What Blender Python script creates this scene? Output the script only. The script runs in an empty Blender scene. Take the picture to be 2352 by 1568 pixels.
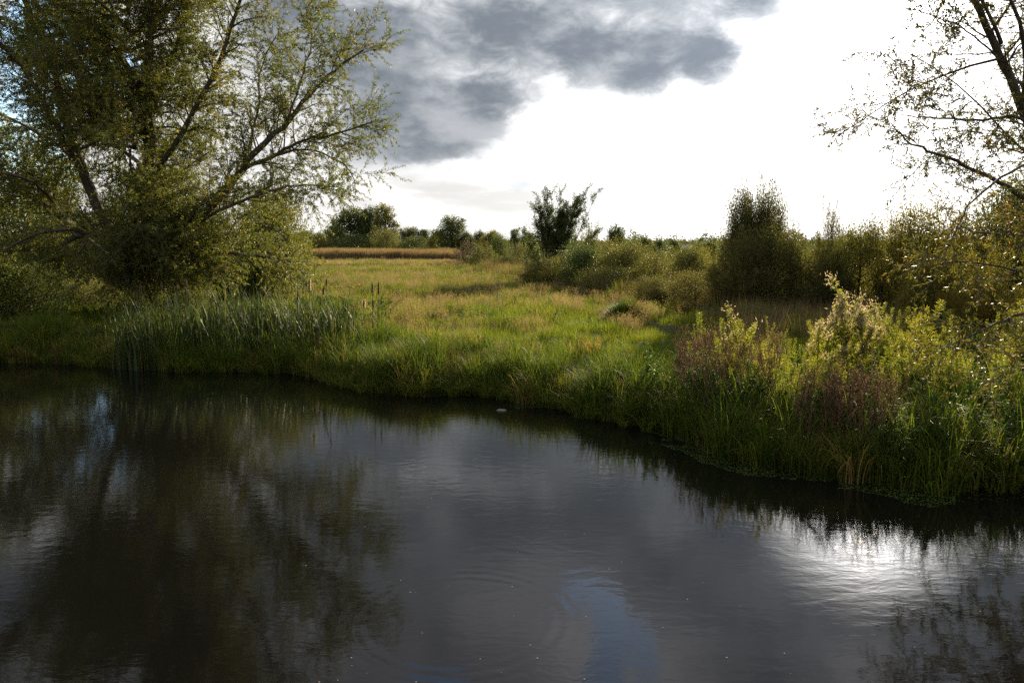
import bpy, math, random
import numpy as np
from mathutils import Vector
R = math.radians
random.seed(7); rng = np.random.default_rng(7)
SC = bpy.context.scene; COL = SC.collection

# ------------------------------------------------------------------ camera
PITCH = R(7.05); CAMH = 4.0
cam_d = bpy.data.cameras.new('camera'); cam = bpy.data.objects.new('camera', cam_d); COL.objects.link(cam)
cam.location = (0, 0, CAMH); cam.rotation_euler = (R(90) - PITCH, 0, 0)
cam_d.sensor_width = 23.5; cam_d.lens = 18.0; cam_d.clip_end = 9000; cam_d.clip_start = 0.1
SC.camera = cam
F = 18.0 / 23.5 * 2352.0        # the notes on the photograph are in a 2352 x 1568 frame

def ray(x, y):
    """direction (not normalised, forward part 1 along the optical axis) of a photo position"""
    u = (x - 1176) / F; v = -(y - 784) / F
    c, s = math.cos(PITCH), math.sin(PITCH)
    return np.array([u, c + v * s, -s + v * c])
def at(x, y, d):
    r = ray(x, y); return np.array([0, 0, CAMH]) + r * (d / r[1])
def azel(x, y, mirror=False):
    r = ray(x, y); a = math.degrees(math.atan2(r[0], r[1])); e = math.degrees(math.atan2(r[2], math.hypot(r[0], r[1])))
    return a, (-e if mirror else e)
def onplane(x, y, z=0.0):
    r = ray(x, y); t = (z - CAMH) / r[2]; return r[0] * t, r[1] * t

# ------------------------------------------------------------------ sun, sky, exposure
SUN_AZ, SUN_EL = 25.0, 17.2
sd = bpy.data.lights.new('sun', 'SUN'); sd.energy = 5.0; sd.angle = R(0.55); sd.color = (1.0, 0.84, 0.60)
sun = bpy.data.objects.new('sun', sd); COL.objects.link(sun)
sdir = Vector((math.sin(R(SUN_AZ)) * math.cos(R(SUN_EL)), math.cos(R(SUN_AZ)) * math.cos(R(SUN_EL)), math.sin(R(SUN_EL))))
sun.rotation_euler = sdir.to_track_quat('Z', 'Y').to_euler(); sun.location = (60, 120, 60)
SC.view_settings.view_transform = 'Standard'; SC.view_settings.look = 'None'
SC.view_settings.gamma = 1; SC.view_settings.use_curve_mapping = False
SC.view_settings.exposure = 0.92
SC.render.engine = 'CYCLES'
cy = SC.cycles
cy.use_denoising = False; cy.max_bounces = 6; cy.diffuse_bounces = 3; cy.glossy_bounces = 3; cy.transmission_bounces = 4
cy.volume_bounces = 0; cy.transparent_max_bounces = 4; cy.sample_clamp_indirect = 6; cy.sample_clamp_direct = 6; cy.caustics_reflective = False; cy.caustics_refractive = False

W = bpy.data.worlds.new('World'); SC.world = W; W.use_nodes = True
nt = W.node_tree; nt.nodes.clear()
class G:
    """tiny node-graph helper"""
    def __init__(s, nt): s.nt = nt
    def n(s, t, **k):
        nd = s.nt.nodes.new(t)
        for a, b in k.items(): setattr(nd, a, b)
        return nd
    def put(s, sock, v):
        if isinstance(v, bpy.types.NodeSocket): s.nt.links.new(v, sock)
        elif v is not None:
            if hasattr(sock.default_value, '__len__') and len(sock.default_value) == 4 and len(v) == 3: v = (*v, 1)
            sock.default_value = v
    def m(s, op, a, b=None, c=None, clamp=False):
        nd = s.n('ShaderNodeMath', operation=op, use_clamp=clamp)
        for i, v in enumerate((a, b, c)): s.put(nd.inputs[i], v) if v is not None else None
        return nd.outputs[0]
    def vm(s, op, a, b=None, out=0):
        nd = s.n('ShaderNodeVectorMath', operation=op); s.put(nd.inputs[0], a)
        if b is not None: s.put(nd.inputs[1], b)
        return nd.outputs[out]
    def noise(s, vec, scale, detail=4, rough=0.55, dist=0.0, out=0):
        nd = s.n('ShaderNodeTexNoise'); s.put(nd.inputs['Vector'], vec)
        nd.inputs['Scale'].default_value = scale; nd.inputs['Detail'].default_value = detail
        nd.inputs['Roughness'].default_value = rough; nd.inputs['Distortion'].default_value = dist
        return nd.outputs[out]
    def ss(s, v, lo, hi, a=0.0, b=1.0):
        nd = s.n('ShaderNodeMapRange', interpolation_type='SMOOTHSTEP'); s.put(nd.inputs[0], v)
        for i, q in enumerate((lo, hi, a, b)): nd.inputs[i + 1].default_value = q
        return nd.outputs[0]
    def mix(s, f, a, b, mode='MIX'):
        nd = s.n('ShaderNodeMix', data_type='RGBA', blend_type=mode); s.put(nd.inputs[0], f); s.put(nd.inputs[6], a); s.put(nd.inputs[7], b)
        return nd.outputs[2]
    def ramp(s, f, stops):
        nd = s.n('ShaderNodeValToRGB'); s.put(nd.inputs[0], f); el = nd.color_ramp.elements
        while len(el) < len(stops): el.new(0.5)
        for e, (p, c) in zip(el, stops): e.position = p; e.color = (*c, 1)
        return nd.outputs[0]
    def xyz(s, v):
        nd = s.n('ShaderNodeSeparateXYZ'); s.put(nd.inputs[0], v); return nd.outputs
    def vec(s, x, y, z):
        nd = s.n('ShaderNodeCombineXYZ')
        for i, q in enumerate((x, y, z)): s.put(nd.inputs[i], q)
        return nd.outputs[0]
g = G(nt)
sky = g.n('ShaderNodeTexSky', sky_type='NISHITA', sun_disc=False, sun_elevation=R(SUN_EL), sun_rotation=R(SUN_AZ), altitude=50, air_density=1.0, dust_density=0.3, ozone_density=2.0)
dirv = g.n('ShaderNodeTexCoord').outputs['Generated']
dx, dy, dz = g.xyz(dirv)[:3]
az = g.m('MULTIPLY', g.m('ARCTAN2', dx, dy), 57.2958)
el = g.m('MULTIPLY', g.m('ARCSINE', dz), 57.2958)
# a flat cloud layer seen in perspective gives the noise its stretch towards the horizon
inv = g.m('DIVIDE', 1.0, g.m('ADD', g.m('MAXIMUM', dz, 0.0), 0.12))
pl = g.vec(g.m('MULTIPLY', dx, inv), g.m('MULTIPLY', dy, inv), 0.0)
ae = g.vec(g.m('MULTIPLY', az, 0.045), g.m('MULTIPLY', el, 0.08), 0.37)
n1 = g.noise(ae, 2.6, 7, 0.6); n2 = g.noise(ae, 6.5, 6, 0.6, 0.3); n3 = g.noise(pl, 0.9, 7, 0.6, 0.2)
warpx = g.m('MULTIPLY', g.m('SUBTRACT', n2, 0.5), 3.0)
azw = g.m('ADD', az, warpx); elw = g.m('ADD', el, g.m('MULTIPLY', g.m('SUBTRACT', n1, 0.5), 4.2))
def blobs(lst, A=azw, E=elw):
    best = None
    for a0, e0, ra, re in lst:
        q = g.m('ADD', g.m('POWER', g.m('ABSOLUTE', g.m('DIVIDE', g.m('SUBTRACT', A, a0), ra)), 2.0),
                g.m('POWER', g.m('ABSOLUTE', g.m('DIVIDE', g.m('SUBTRACT', E, e0), re)), 2.0))
        q = g.m('SUBTRACT', 1.0, q)
        best = q if best is None else g.m('SMOOTH_MAX', best, q, 0.5)
    return best
def B(x, y, rx, ry, mirror=False):
    a, e = azel(x, y, mirror); return (a, e, rx / 2352 * 66, ry / 1568 * 47)
dark = [B(930, 230, 230, 120), B(1020, 310, 150, 62), B(840, 120, 300, 190), B(1180, 70, 330, 150), B(1480, 120, 220, 135),
        B(1470, 170, 150, 70), B(1330, 120, 180, 90), B(1610, 120, 150, 120), B(1010, 325, 150, 60), B(950, 345, 190, 40), B(1080, 250, 140, 80), B(880, 280, 170, 130), B(1130, 215, 150, 70), B(1760, -10, 180, 75), B(690, 60, 200, 160), B(1500, -60, 420, 130), B(1000, -160, 700, 200)]
dm = g.m('MULTIPLY', g.m('SUBTRACT', g.m('MULTIPLY', blobs(dark), 1.25), .12), 1.0)
wisps = blobs([B(1195, 428, 60, 20), B(1290, 375, 60, 22), B(1410, 450, 90, 18), B(1300, 305, 60, 14)])
deck = g.m('ADD', g.ss(el, 16.0, 20.0, -0.7, 1.3), g.m('MULTIPLY', g.m('SUBTRACT', n3, 0.5), 2.0))
fine = g.m('MULTIPLY', g.m('SUBTRACT', g.noise(ae, 9.0, 9, 0.62, .4), 0.5), 1.25)
dens = g.m('ADD', g.m('MAXIMUM', dm, deck), fine)
hole = blobs([B(1345, 1365, 60, 34, True), B(1395, 1410, 55, 62, True), B(1450, 1470, 72, 50, True), B(1390, 1540, 55, 80, True), B(1490, 1530, 45, 36, True), B(990, 1640, 110, 70, True), B(150, 120, 150, 130), B(60, 330, 90, 150)])
hole = g.ss(g.m('ADD', hole, fine), -0.05, 0.35)
gl0 = g.vm('DOT_PRODUCT', dirv, tuple(sdir), out=1)
th = g.m('MULTIPLY', g.m('ARCCOSINE', g.m('MINIMUM', gl0, 0.99999)), 57.2958)
near = g.m('POWER', 2.71828, g.m('MULTIPLY', g.m('POWER', g.m('DIVIDE', th, 3.1), 2.0), -1.0))
wide = g.m('POWER', 2.71828, g.m('DIVIDE', th, -13.0))
clear_sun = g.ss(th, 4.0, 8.0)
mask = g.m('MULTIPLY', g.m('MULTIPLY', g.ss(dens, -0.35, 0.75), g.m('SUBTRACT', 1.0, hole)), clear_sun)
skyc = g.vm('SCALE', sky.outputs[0]); skyc.node.inputs['Scale'].default_value = 0.15
# thin bright veil of high cloud, brighter towards the sun
vl = g.m('ADD', g.m('ADD', g.ss(g.m('ABSOLUTE', az), 20, 80, 0.50, 0.36), g.m('MULTIPLY', near, 9.0)), g.m('MULTIPLY', wide, 1.5))
veil = g.n('ShaderNodeVectorMath', operation='SCALE'); veil.inputs[0].default_value = (1.0, 0.985, 0.965); g.put(veil.inputs['Scale'], vl)
lown = g.ss(g.noise(g.vm('MULTIPLY', ae, (1, 2.6, 1)), 2.2, 5, .6), .42, .68)
vl = g.m('MULTIPLY', vl, g.m('SUBTRACT', 1.0, g.m('MULTIPLY', g.m('MULTIPLY', lown, g.ss(th, 12, 28)), .30)))
g.put(veil.inputs['Scale'], vl)
va = g.m('MULTIPLY', g.m('SUBTRACT', 1.0, g.m('MULTIPLY', hole, 0.92)), g.ss(el, 20, 70, 0.98, 0.6))
base = g.mix(va, skyc, veil.outputs[0])
thin = g.ss(dens, 0.05, 1.15)
cl = g.mix(thin, (0.44, 0.45, 0.46), (0.10, 0.115, 0.135))
cl = g.mix(g.ss(n1, 0.45, 0.72, 0, 0.85), cl, (0.27, 0.28, 0.295))
hi = g.ss(el, 17, 30)
cl2 = g.mix(g.ss(n3, 0.38, 0.68), (0.14, 0.15, 0.18), (0.60, 0.60, 0.64))
cl = g.mix(hi, cl, cl2)
lit = g.m('ADD', 1.0, g.m('MULTIPLY', wide, 1.5))
clx = g.n('ShaderNodeVectorMath', operation='SCALE'); g.put(clx.inputs[0], cl); g.put(clx.inputs['Scale'], lit)
wm = g.m('MULTIPLY', g.ss(g.m('ADD', wisps, g.m('MULTIPLY', fine, 2.2)), -0.2, 1.5), 0.6)
base = g.mix(wm, base, (0.36, 0.40, 0.44))
out = g.mix(mask, base, clx.outputs[0])
below = g.ss(el, -3, -0.5)
out = g.mix(below, (0.06, 0.06, 0.04), out)
bg = g.n('ShaderNodeBackground'); g.put(bg.inputs[0], out); bg.inputs[1].default_value = 1.0
wo = g.n('ShaderNodeOutputWorld'); nt.links.new(bg.outputs[0], wo.inputs[0])

# ------------------------------------------------------------------ helpers: data, tags, meshes
def link(o, parent=None):
    COL.objects.link(o)
    if parent is not None: o.parent = parent
    return o
def tag(o, label=None, cat=None, group=None, kind=None):
    if label: o['label'] = label
    if cat: o['category'] = cat
    if group: o['group'] = group
    if kind: o['kind'] = kind
    return o
def empty(name, loc, label, cat, group=None, rz=0.0, scale=None):
    o = bpy.data.objects.new(name, None); o.empty_display_size = 0.3; link(o)
    o.location = loc; o.rotation_euler = (0, 0, rz)
    if scale is not None: o.scale = scale
    return tag(o, label, cat, group)
def mesh(name, V, Q=None, T=None, mat=None, tint=None, smooth=False):
    me = bpy.data.meshes.new(name); V = np.asarray(V, np.float32)
    Q = np.zeros((0, 4), np.int32) if Q is None else np.asarray(Q, np.int32).reshape(-1, 4)
    T = np.zeros((0, 3), np.int32) if T is None else np.asarray(T, np.int32).reshape(-1, 3)
    me.vertices.add(len(V)); me.vertices.foreach_set('co', V.ravel())
    me.loops.add(Q.size + T.size); me.loops.foreach_set('vertex_index', np.concatenate([Q.ravel(), T.ravel()]))
    nq, ntr = len(Q), len(T); me.polygons.add(nq + ntr)
    st = np.concatenate([np.arange(nq) * 4, nq * 4 + np.arange(ntr) * 3]).astype(np.int32)
    me.polygons.foreach_set('loop_start', st)
    me.update(calc_edges=True)
    if smooth: me.polygons.foreach_set('use_smooth', np.ones(nq + ntr, bool))
    if tint is not None:
        a = me.attributes.new('tint', 'FLOAT', 'POINT'); a.data.foreach_set('value', np.asarray(tint, np.float32))
    if mat is not None: me.materials.append(mat)
    return me
def obj(name, me, parent=None): return link(bpy.data.objects.new(name, me), parent)
def unit(v, ax=-1): return v / np.maximum(np.linalg.norm(v, axis=ax, keepdims=True), 1e-9)

class Tubes:
    def __init__(s): s.V = []; s.Q = []; s.n = 0
    def add(s, P, r, k=5):
        P = np.asarray(P, float); r = np.broadcast_to(np.asarray(r, float), (len(P),))
        t = unit(np.gradient(P, axis=0)); up = np.array([0.31, 0.2, 0.93]) if abs(t[0, 2]) < 0.9 else np.array([1.0, 0.1, 0.05])
        a = unit(np.cross(t, up)); b = np.cross(t, a)
        th = np.arange(k) / k * 2 * math.pi
        V = P[:, None] + r[:, None, None] * (a[:, None] * np.cos(th)[None, :, None] + b[:, None] * np.sin(th)[None, :, None])
        m = len(P); s.V.append(V.reshape(-1, 3))
        i = np.arange(m - 1)[:, None] * k + np.arange(k)[None]; j = np.arange(m - 1)[:, None] * k + (np.arange(k)[None] + 1) % k
        s.Q.append((np.stack([i, j, j + k, i + k], -1).reshape(-1, 4) + s.n)); s.n += m * k
    def mesh(s, name, mat, origin=(0, 0, 0)):
        return mesh(name, np.concatenate(s.V) - np.asarray(origin), np.concatenate(s.Q), mat=mat, smooth=True)
class Leaves:
    """leaf quads: base, left, tip, right with a fold along the middle"""
    def __init__(s): s.L = []
    def add(s, P, D, ln, wd, tint):
        n = len(P); s.L.append((np.asarray(P, float), unit(np.asarray(D, float)), np.broadcast_to(ln, (n,)).astype(float), np.broadcast_to(wd, (n,)).astype(float), np.broadcast_to(tint, (n,)).astype(float)))
    def mesh(s, name, mat, origin=(0, 0, 0)):
        P, D, ln, wd, ti = [np.concatenate(q) for q in zip(*s.L)]
        n = len(P); P = P - np.asarray(origin)
        a = unit(np.cross(D, unit(rng.normal(size=(n, 3))))); b = np.cross(D, a)
        ln = ln[:, None]; wd = wd[:, None]
        tip = P + D * ln - b * ln * 0.12
        mid = P + D * ln * 0.45 + b * ln * 0.06
        V = np.stack([P, mid + a * wd * .5, tip, mid - a * wd * .5], 1).reshape(-1, 3)
        return mesh(name, V, np.arange(4 * n).reshape(-1, 4), mat=mat, tint=np.repeat(ti, 4))
    def count(s): return sum(len(q[0]) for q in s.L)
def blades(P, H, lean, ang, wd, tint, seg=4, kink=0.0, bend=1.5):
    """grass blades as tapering bent strips; returns V,Q,tint"""
    n = len(P); H = np.broadcast_to(H, (n,)).astype(float); lean = np.broadcast_to(lean, (n,)).astype(float); wd = np.broadcast_to(wd, (n,)).astype(float)
    t = np.linspace(0, 1, seg + 1)[None, :, None]
    dxy = np.stack([np.cos(ang), np.sin(ang), 0 * ang], -1)[:, None]
    side = np.stack([-np.sin(ang), np.cos(ang), 0 * ang], -1)[:, None]
    th = lean[:, None, None] * t ** bend     # bending angle along the blade
    if kink: th = th + (rng.random((n, 1, 1)) < kink) * np.clip((t - rng.uniform(.55, .8, (n, 1, 1))) * 12, 0, 1) * rng.uniform(.8, 1.6, (n, 1, 1))
    dl = H[:, None, None] / seg
    step = (dxy * np.sin(th) + np.array([0, 0, 1.0]) * np.cos(th)) * dl
    c = P[:, None] + np.concatenate([np.zeros((n, 1, 3)), np.cumsum(step[:, 1:], 1)], 1)
    w = wd[:, None, None] * np.clip(1 - t ** 2.2, 0.04, 1) * .5
    tw = rng.uniform(-.7, .7, (n, 1, 1)) + rng.uniform(-1, 1, (n, 1, 1)) * t
    sd_ = side * np.cos(tw) + dxy * np.sin(tw)
    V = np.stack([c - sd_ * w, c + sd_ * w], 2).reshape(n, -1, 3)
    k = 2 * (seg + 1); i = np.arange(n)[:, None] * k + np.arange(seg)[None] * 2
    Q = np.stack([i, i + 1, i + 3, i + 2], -1).reshape(-1, 4)
    return V.reshape(-1, 3), Q, np.repeat(np.broadcast_to(tint, (n,)), k)

# value noise on numpy arrays
_tab = np.random.default_rng(3).random((256, 256))
def vn(x, y, f=1.0, o=3):
    s = 0; a = 1; tot = 0; x = np.asarray(x, float) * f; y = np.asarray(y, float) * f
    for k in range(o):
        xi = np.floor(x).astype(int); yi = np.floor(y).astype(int); fx = x - xi; fy = y - yi
        fx = fx * fx * (3 - 2 * fx); fy = fy * fy * (3 - 2 * fy)
        A = _tab[xi & 255, yi & 255]; B_ = _tab[(xi + 1) & 255, yi & 255]; C_ = _tab[xi & 255, (yi + 1) & 255]; D_ = _tab[(xi + 1) & 255, (yi + 1) & 255]
        s = s + a * ((A * (1 - fx) + B_ * fx) * (1 - fy) + (C_ * (1 - fx) + D_ * fx) * fy); tot += a; a *= .5; x = x * 2.03 + 17.3; y = y * 2.03 + 5.1
    return s / tot

# ------------------------------------------------------------------ the river's outline and the land
bank_px = [(-150, 828), (0, 832), (200, 836), (400, 852), (600, 852), (720, 860), (790, 885), (900, 903), (1000, 908), (1110, 903), (1230, 925), (1330, 950), (1420, 965),
           (1500, 985), (1600, 1025), (1700, 1052), (1800, 1078), (1900, 1093), (2000, 1108), (2150, 1128), (2250, 1118), (2352, 1112)]
bank = [onplane(x, y) for x, y in bank_px]
poly = [(-400, 34), (-60, 29)] + bank + [(9.6, 11.2), (11.8, 8.5), (13.5, 4), (15, -5), (17, -25), (20, -80), (-2, -80), (-8, -35), (-22, -16), (-60, 0), (-400, 6)]
poly = np.array(poly)
def land(x, y):
    """signed distance to the waterline, positive on land"""
    x = np.asarray(x, float); y = np.asarray(y, float); sh = x.shape; x = x.ravel(); y = y.ravel()
    dmin = np.full(x.shape, 1e9); inside = np.zeros(x.shape, bool)
    for (ax, ay), (bx, by) in zip(poly, np.roll(poly, -1, 0)):
        ex, ey = bx - ax, by - ay; t = np.clip(((x - ax) * ex + (y - ay) * ey) / (ex * ex + ey * ey), 0, 1)
        dmin = np.minimum(dmin, np.hypot(x - ax - t * ex, y - ay - t * ey))
        c = ((ay > y) != (by > y)) & (x < (bx - ax) * (y - ay) / (by - ay + 1e-12) + ax); inside ^= c
    s = np.where(inside, -dmin, dmin) + (vn(x, y, 1.3, 3) - .5) * .7
    return s.reshape(sh)
def sm(t): t = np.clip(t, 0, 1); return t * t * (3 - 2 * t)
def height(x, y, s=None):
    if s is None: s = land(x, y)
    r = np.hypot(x, y)
    h = np.where(s < 0, -1.1 * sm(-s / 2.5), 0.38 * sm(s / 0.9) + 0.30 * sm(s / 9))
    h = h + np.where(s > 0, sm(s / 2), 0) * ((vn(x, y, .45, 3) - .5) * .5 + (np.clip(vn(x, y, .9, 2) - .62, 0, 1) * 1.3) + (vn(x, y, .09, 2) - .5) * .5 * sm(r / 60) + (vn(x, y, 1.6, 2) - .5) * .12)
    # a shallow ditch crosses the meadow on the left
    h = h - 0.25 * np.exp(-((y - 46 - .25 * x) / 2.2) ** 2) * sm((-x) / 4) * (s > 3)
    return h + 9 * sm((r - 420) / 900)
def hz(x, y): return float(height(np.array([x]), np.array([y]))[0])

# ------------------------------------------------------------------ materials
def material(name):
    m = bpy.data.materials.new(name); m.use_nodes = True; m.node_tree.nodes.clear(); return m, G(m.node_tree)
def leaf_mat(name, stops, trans=0.45, rough=0.38, patch=None, spec=0.5, tcol=1.5, var=0.25):
    m, g = material(name)
    t = g.n('ShaderNodeAttribute', attribute_name='tint').outputs['Fac']
    pos = g.n('ShaderNodeNewGeometry').outputs['Position']
    oi = g.n('ShaderNodeObjectInfo').outputs['Random']
    f = g.m('ADD', t, g.m('MULTIPLY', g.m('SUBTRACT', oi, .5), var))
    if patch:
        f = g.m('ADD', f, g.m('MULTIPLY', g.m('SUBTRACT', g.noise(pos, patch[0], 3, .6), .5), patch[1]))
    col = g.ramp(f, stops)
    p = g.n('ShaderNodeBsdfPrincipled'); g.put(p.inputs['Base Color'], col); p.inputs['Roughness'].default_value = rough
    p.inputs['Specular IOR Level'].default_value = spec
    tc = g.n('ShaderNodeVectorMath', operation='MULTIPLY'); g.put(tc.inputs[0], col); tc.inputs[1].default_value = (tcol * 1.12, tcol * 1.08, tcol * .55)
    tr = g.n('ShaderNodeBsdfTranslucent'); g.put(tr.inputs[0], tc.outputs[0])
    mx = g.n('ShaderNodeMixShader'); mx.inputs[0].default_value = trans
    m.node_tree.links.new(p.outputs[0], mx.inputs[1]); m.node_tree.links.new(tr.outputs[0], mx.inputs[2])
    o = g.n('ShaderNodeOutputMaterial'); m.node_tree.links.new(mx.outputs[0], o.inputs[0]); return m
M = {}
M['willow'] = leaf_mat('willow_leaf', [(0, (.045, .062, .018)), (.4, (.078, .095, .024)), (.72, (.15, .14, .03)), (1, (.36, .22, .04))], .5, .5, var=0, spec=.25, tcol=2.1)
M['alder'] = leaf_mat('side_tree_leaf', [(0, (.05, .06, .02)), (.5, (.10, .11, .03)), (.8, (.20, .16, .035)), (1, (.36, .2, .05))], .40, .48, var=0, spec=.3)
M['green'] = leaf_mat('green_leaf', [(0, (.04, .065, .02)), (.5, (.07, .095, .028)), (.85, (.12, .13, .03)), (1, (.2, .16, .04))], .42, .55, spec=.3)
M['olive'] = leaf_mat('olive_leaf', [(0, (.07, .08, .025)), (.5, (.12, .125, .035)), (.85, (.2, .17, .04)), (1, (.3, .2, .05))], .45, .55, spec=.3)
M['yellow'] = leaf_mat('yellow_leaf', [(0, (.10, .10, .025)), (.5, (.17, .15, .03)), (.85, (.28, .2, .035)), (1, (.4, .2, .04))], .5, .5, spec=.35)
M['dusk'] = leaf_mat('brownish_willow_leaf', [(0, (.05, .055, .022)), (.5, (.10, .10, .034)), (.85, (.16, .14, .045)), (1, (.2, .14, .05))], .45, .65, spec=.15)
M['brown'] = leaf_mat('brown_twig_leaf', [(0, (.10, .07, .04)), (.5, (.15, .11, .05)), (1, (.17, .15, .05))], .3, .6)
M['far'] = leaf_mat('far_leaf', [(0, (.035, .05, .02)), (.5, (.06, .08, .028)), (1, (.12, .12, .04))], .35, .7, spec=.1)
M['reed'] = leaf_mat('reedbed_stem', [(0, (.16, .11, .06)), (.5, (.22, .16, .09)), (.85, (.28, .21, .13)), (1, (.35, .28, .2))], .35, .7, var=.1)
M['cattail'] = leaf_mat('bulrush_leaf', [(0, (.035, .055, .025)), (.5, (.06, .085, .03)), (.8, (.12, .13, .04)), (1, (.30, .23, .10))], .4, .52, spec=.22)
M['grass'] = leaf_mat('meadow_grass', [(0, (.04, .075, .012)), (.35, (.10, .145, .018)), (.65, (.19, .195, .028)), (.85, (.21, .17, .045)), (1, (.27, .18, .08))], .55, .6, spec=.12, patch=(.42, 1.1))
M['farmeadow'] = leaf_mat('far_meadow_grass', [(0, (.06, .09, .02)), (.4, (.11, .13, .03)), (.7, (.17, .15, .05)), (1, (.26, .19, .10))], .45, .6, spec=.2, patch=(.11, 1.5))
M['sedge'] = leaf_mat('sedge', [(0, (.035, .06, .01)), (.45, (.075, .115, .016)), (.75, (.14, .16, .025)), (.92, (.22, .18, .06)), (1, (.30, .19, .09))], .5, .55, patch=(.5, .7), spec=.12)
M['dry'] = leaf_mat('dry_grass', [(0, (.12, .085, .045)), (.5, (.20, .14, .085)), (1, (.34, .25, .17))], .4, .7, patch=(.5, .5), spec=.2)
M['weed'] = leaf_mat('weed_leaf', [(0, (.08, .11, .018)), (.5, (.18, .205, .03)), (.8, (.29, .27, .045)), (1, (.30, .18, .05))], .56, .48, spec=.25, patch=(.4, .7))
M['nettle'] = leaf_mat('nettle_leaf', [(0, (.035, .075, .018)), (.5, (.06, .11, .025)), (1, (.12, .15, .03))], .45, .5, spec=.22)
M['rust'] = leaf_mat('rusty_stem', [(0, (.12, .06, .042)), (.5, (.17, .10, .065)), (1, (.25, .16, .10))], .3, .6)
M['fluff'] = leaf_mat('seed_fluff', [(0, (.42, .33, .30)), (1, (.68, .58, .53))], .55, .9, spec=.1, tcol=1.0)
M['duck'] = leaf_mat('duckweed', [(0, (.05, .09, .015)), (1, (.10, .15, .03))], .1, .4)
def bark(name, a, b, scale=14):
    m, g = material(name); pos = g.n('ShaderNodeNewGeometry').outputs['Position']
    n = g.noise(g.vm('MULTIPLY', pos, (1, 1, .3)), scale, 5, .65)
    p = g.n('ShaderNodeBsdfPrincipled'); g.put(p.inputs['Base Color'], g.ramp(n, [(.3, a), (.7, b)])); p.inputs['Roughness'].default_value = .85
    bp = g.n('ShaderNodeBump'); bp.inputs['Strength'].default_value = .8; bp.inputs['Distance'].default_value = .03; g.put(bp.inputs['Height'], n)
    m.node_tree.links.new(bp.outputs[0], p.inputs['Normal']); o = g.n('ShaderNodeOutputMaterial'); m.node_tree.links.new(p.outputs[0], o.inputs[0]); return m
M['bark'] = bark('willow_bark', (.035, .028, .02), (.11, .09, .065))
M['twig'] = bark('twig_bark', (.06, .045, .03), (.15, .11, .07))
M['spike'] = bark('bulrush_spike', (.05, .022, .012), (.10, .045, .022), 60)
def ground_mat():
    m, g = material('meadow_soil'); pos = g.n('ShaderNodeNewGeometry').outputs['Position']
    z = g.xyz(pos)[2]
    a = g.noise(pos, .16, 4, .6); b = g.noise(pos, 2.2, 5, .7); c = g.noise(pos, 14, 3, .6)
    far = g.ss(g.vm('LENGTH', pos, out=1), 60, 150)
    veg = g.ramp(a, [(.3, (.05, .08, .02)), (.5, (.08, .10, .025)), (.7, (.13, .11, .04))])
    veg = g.mix(g.ss(b, .35, .7, 0, .6), veg, (.16, .14, .05))
    soil = g.mix(b, (.015, .012, .007), (.045, .034, .02))
    near = g.mix(g.ss(c, .35, .6), soil, veg)
    col = g.mix(far, near, g.mix(g.ss(a, .3, .7), (.08, .10, .025), (.15, .13, .06)))
    col = g.mix(g.ss(z, .12, .35), soil, col)
    p = g.n('ShaderNodeBsdfPrincipled'); g.put(p.inputs['Base Color'], col); p.inputs['Roughness'].default_value = .9
    bp = g.n('ShaderNodeBump'); bp.inputs['Strength'].default_value = 1; bp.inputs['Distance'].default_value = .08; g.put(bp.inputs['Height'], b)
    m.node_tree.links.new(bp.outputs[0], p.inputs['Normal']); o = g.n('ShaderNodeOutputMaterial'); m.node_tree.links.new(p.outputs[0], o.inputs[0]); return m
M['ground'] = ground_mat()
RINGS = [(onplane(1880, 1135), .9, 26), (onplane(1060, 1420), 1.5, 34), (onplane(1150, 945), .6, 26), (onplane(1510, 1020), .5, 30)]
def water_mat():
    m, g = material('river_water'); pos = g.n('ShaderNodeNewGeometry').outputs['Position']
    a = g.noise(g.vm('MULTIPLY', pos, (1.0, 2.1, 1)), 2.4, 3, .5, .4)
    b = g.noise(g.vm('MULTIPLY', pos, (1.0, 1.9, 1)), 9.0, 3, .55, .3)
    c = g.noise(pos, .22, 2, .5)
    calm = g.ss(c, .38, .62, .25, 1.0)
    h = g.m('ADD', g.m('MULTIPLY', a, .0021), g.m('MULTIPLY', g.m('MULTIPLY', b, calm), .0010))
    for (cx, cy_), rad, k in RINGS:
        r = g.vm('DISTANCE', pos, (cx, cy_, 0), out=1)
        w = g.m('MULTIPLY', g.m('SINE', g.m('MULTIPLY', r, k)), g.ss(g.m('ABSOLUTE', g.m('SUBTRACT', r, rad * .75)), 0, rad * .22, .0005, 0))
        h = g.m('ADD', h, w)
    bp = g.n('ShaderNodeBump'); bp.inputs['Strength'].default_value = 1; bp.inputs['Distance'].default_value = 1.0; g.put(bp.inputs['Height'], h)
    p = g.n('ShaderNodeBsdfPrincipled'); p.inputs['Base Color'].default_value = (.005, .005, .004, 1); p.inputs['Roughness'].default_value = .03; p.inputs['IOR'].default_value = 1.333
    m.node_tree.links.new(bp.outputs[0], p.inputs['Normal']); o = g.n('ShaderNodeOutputMaterial'); m.node_tree.links.new(p.outputs[0], o.inputs[0]); return m
M['water'] = water_mat()

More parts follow.
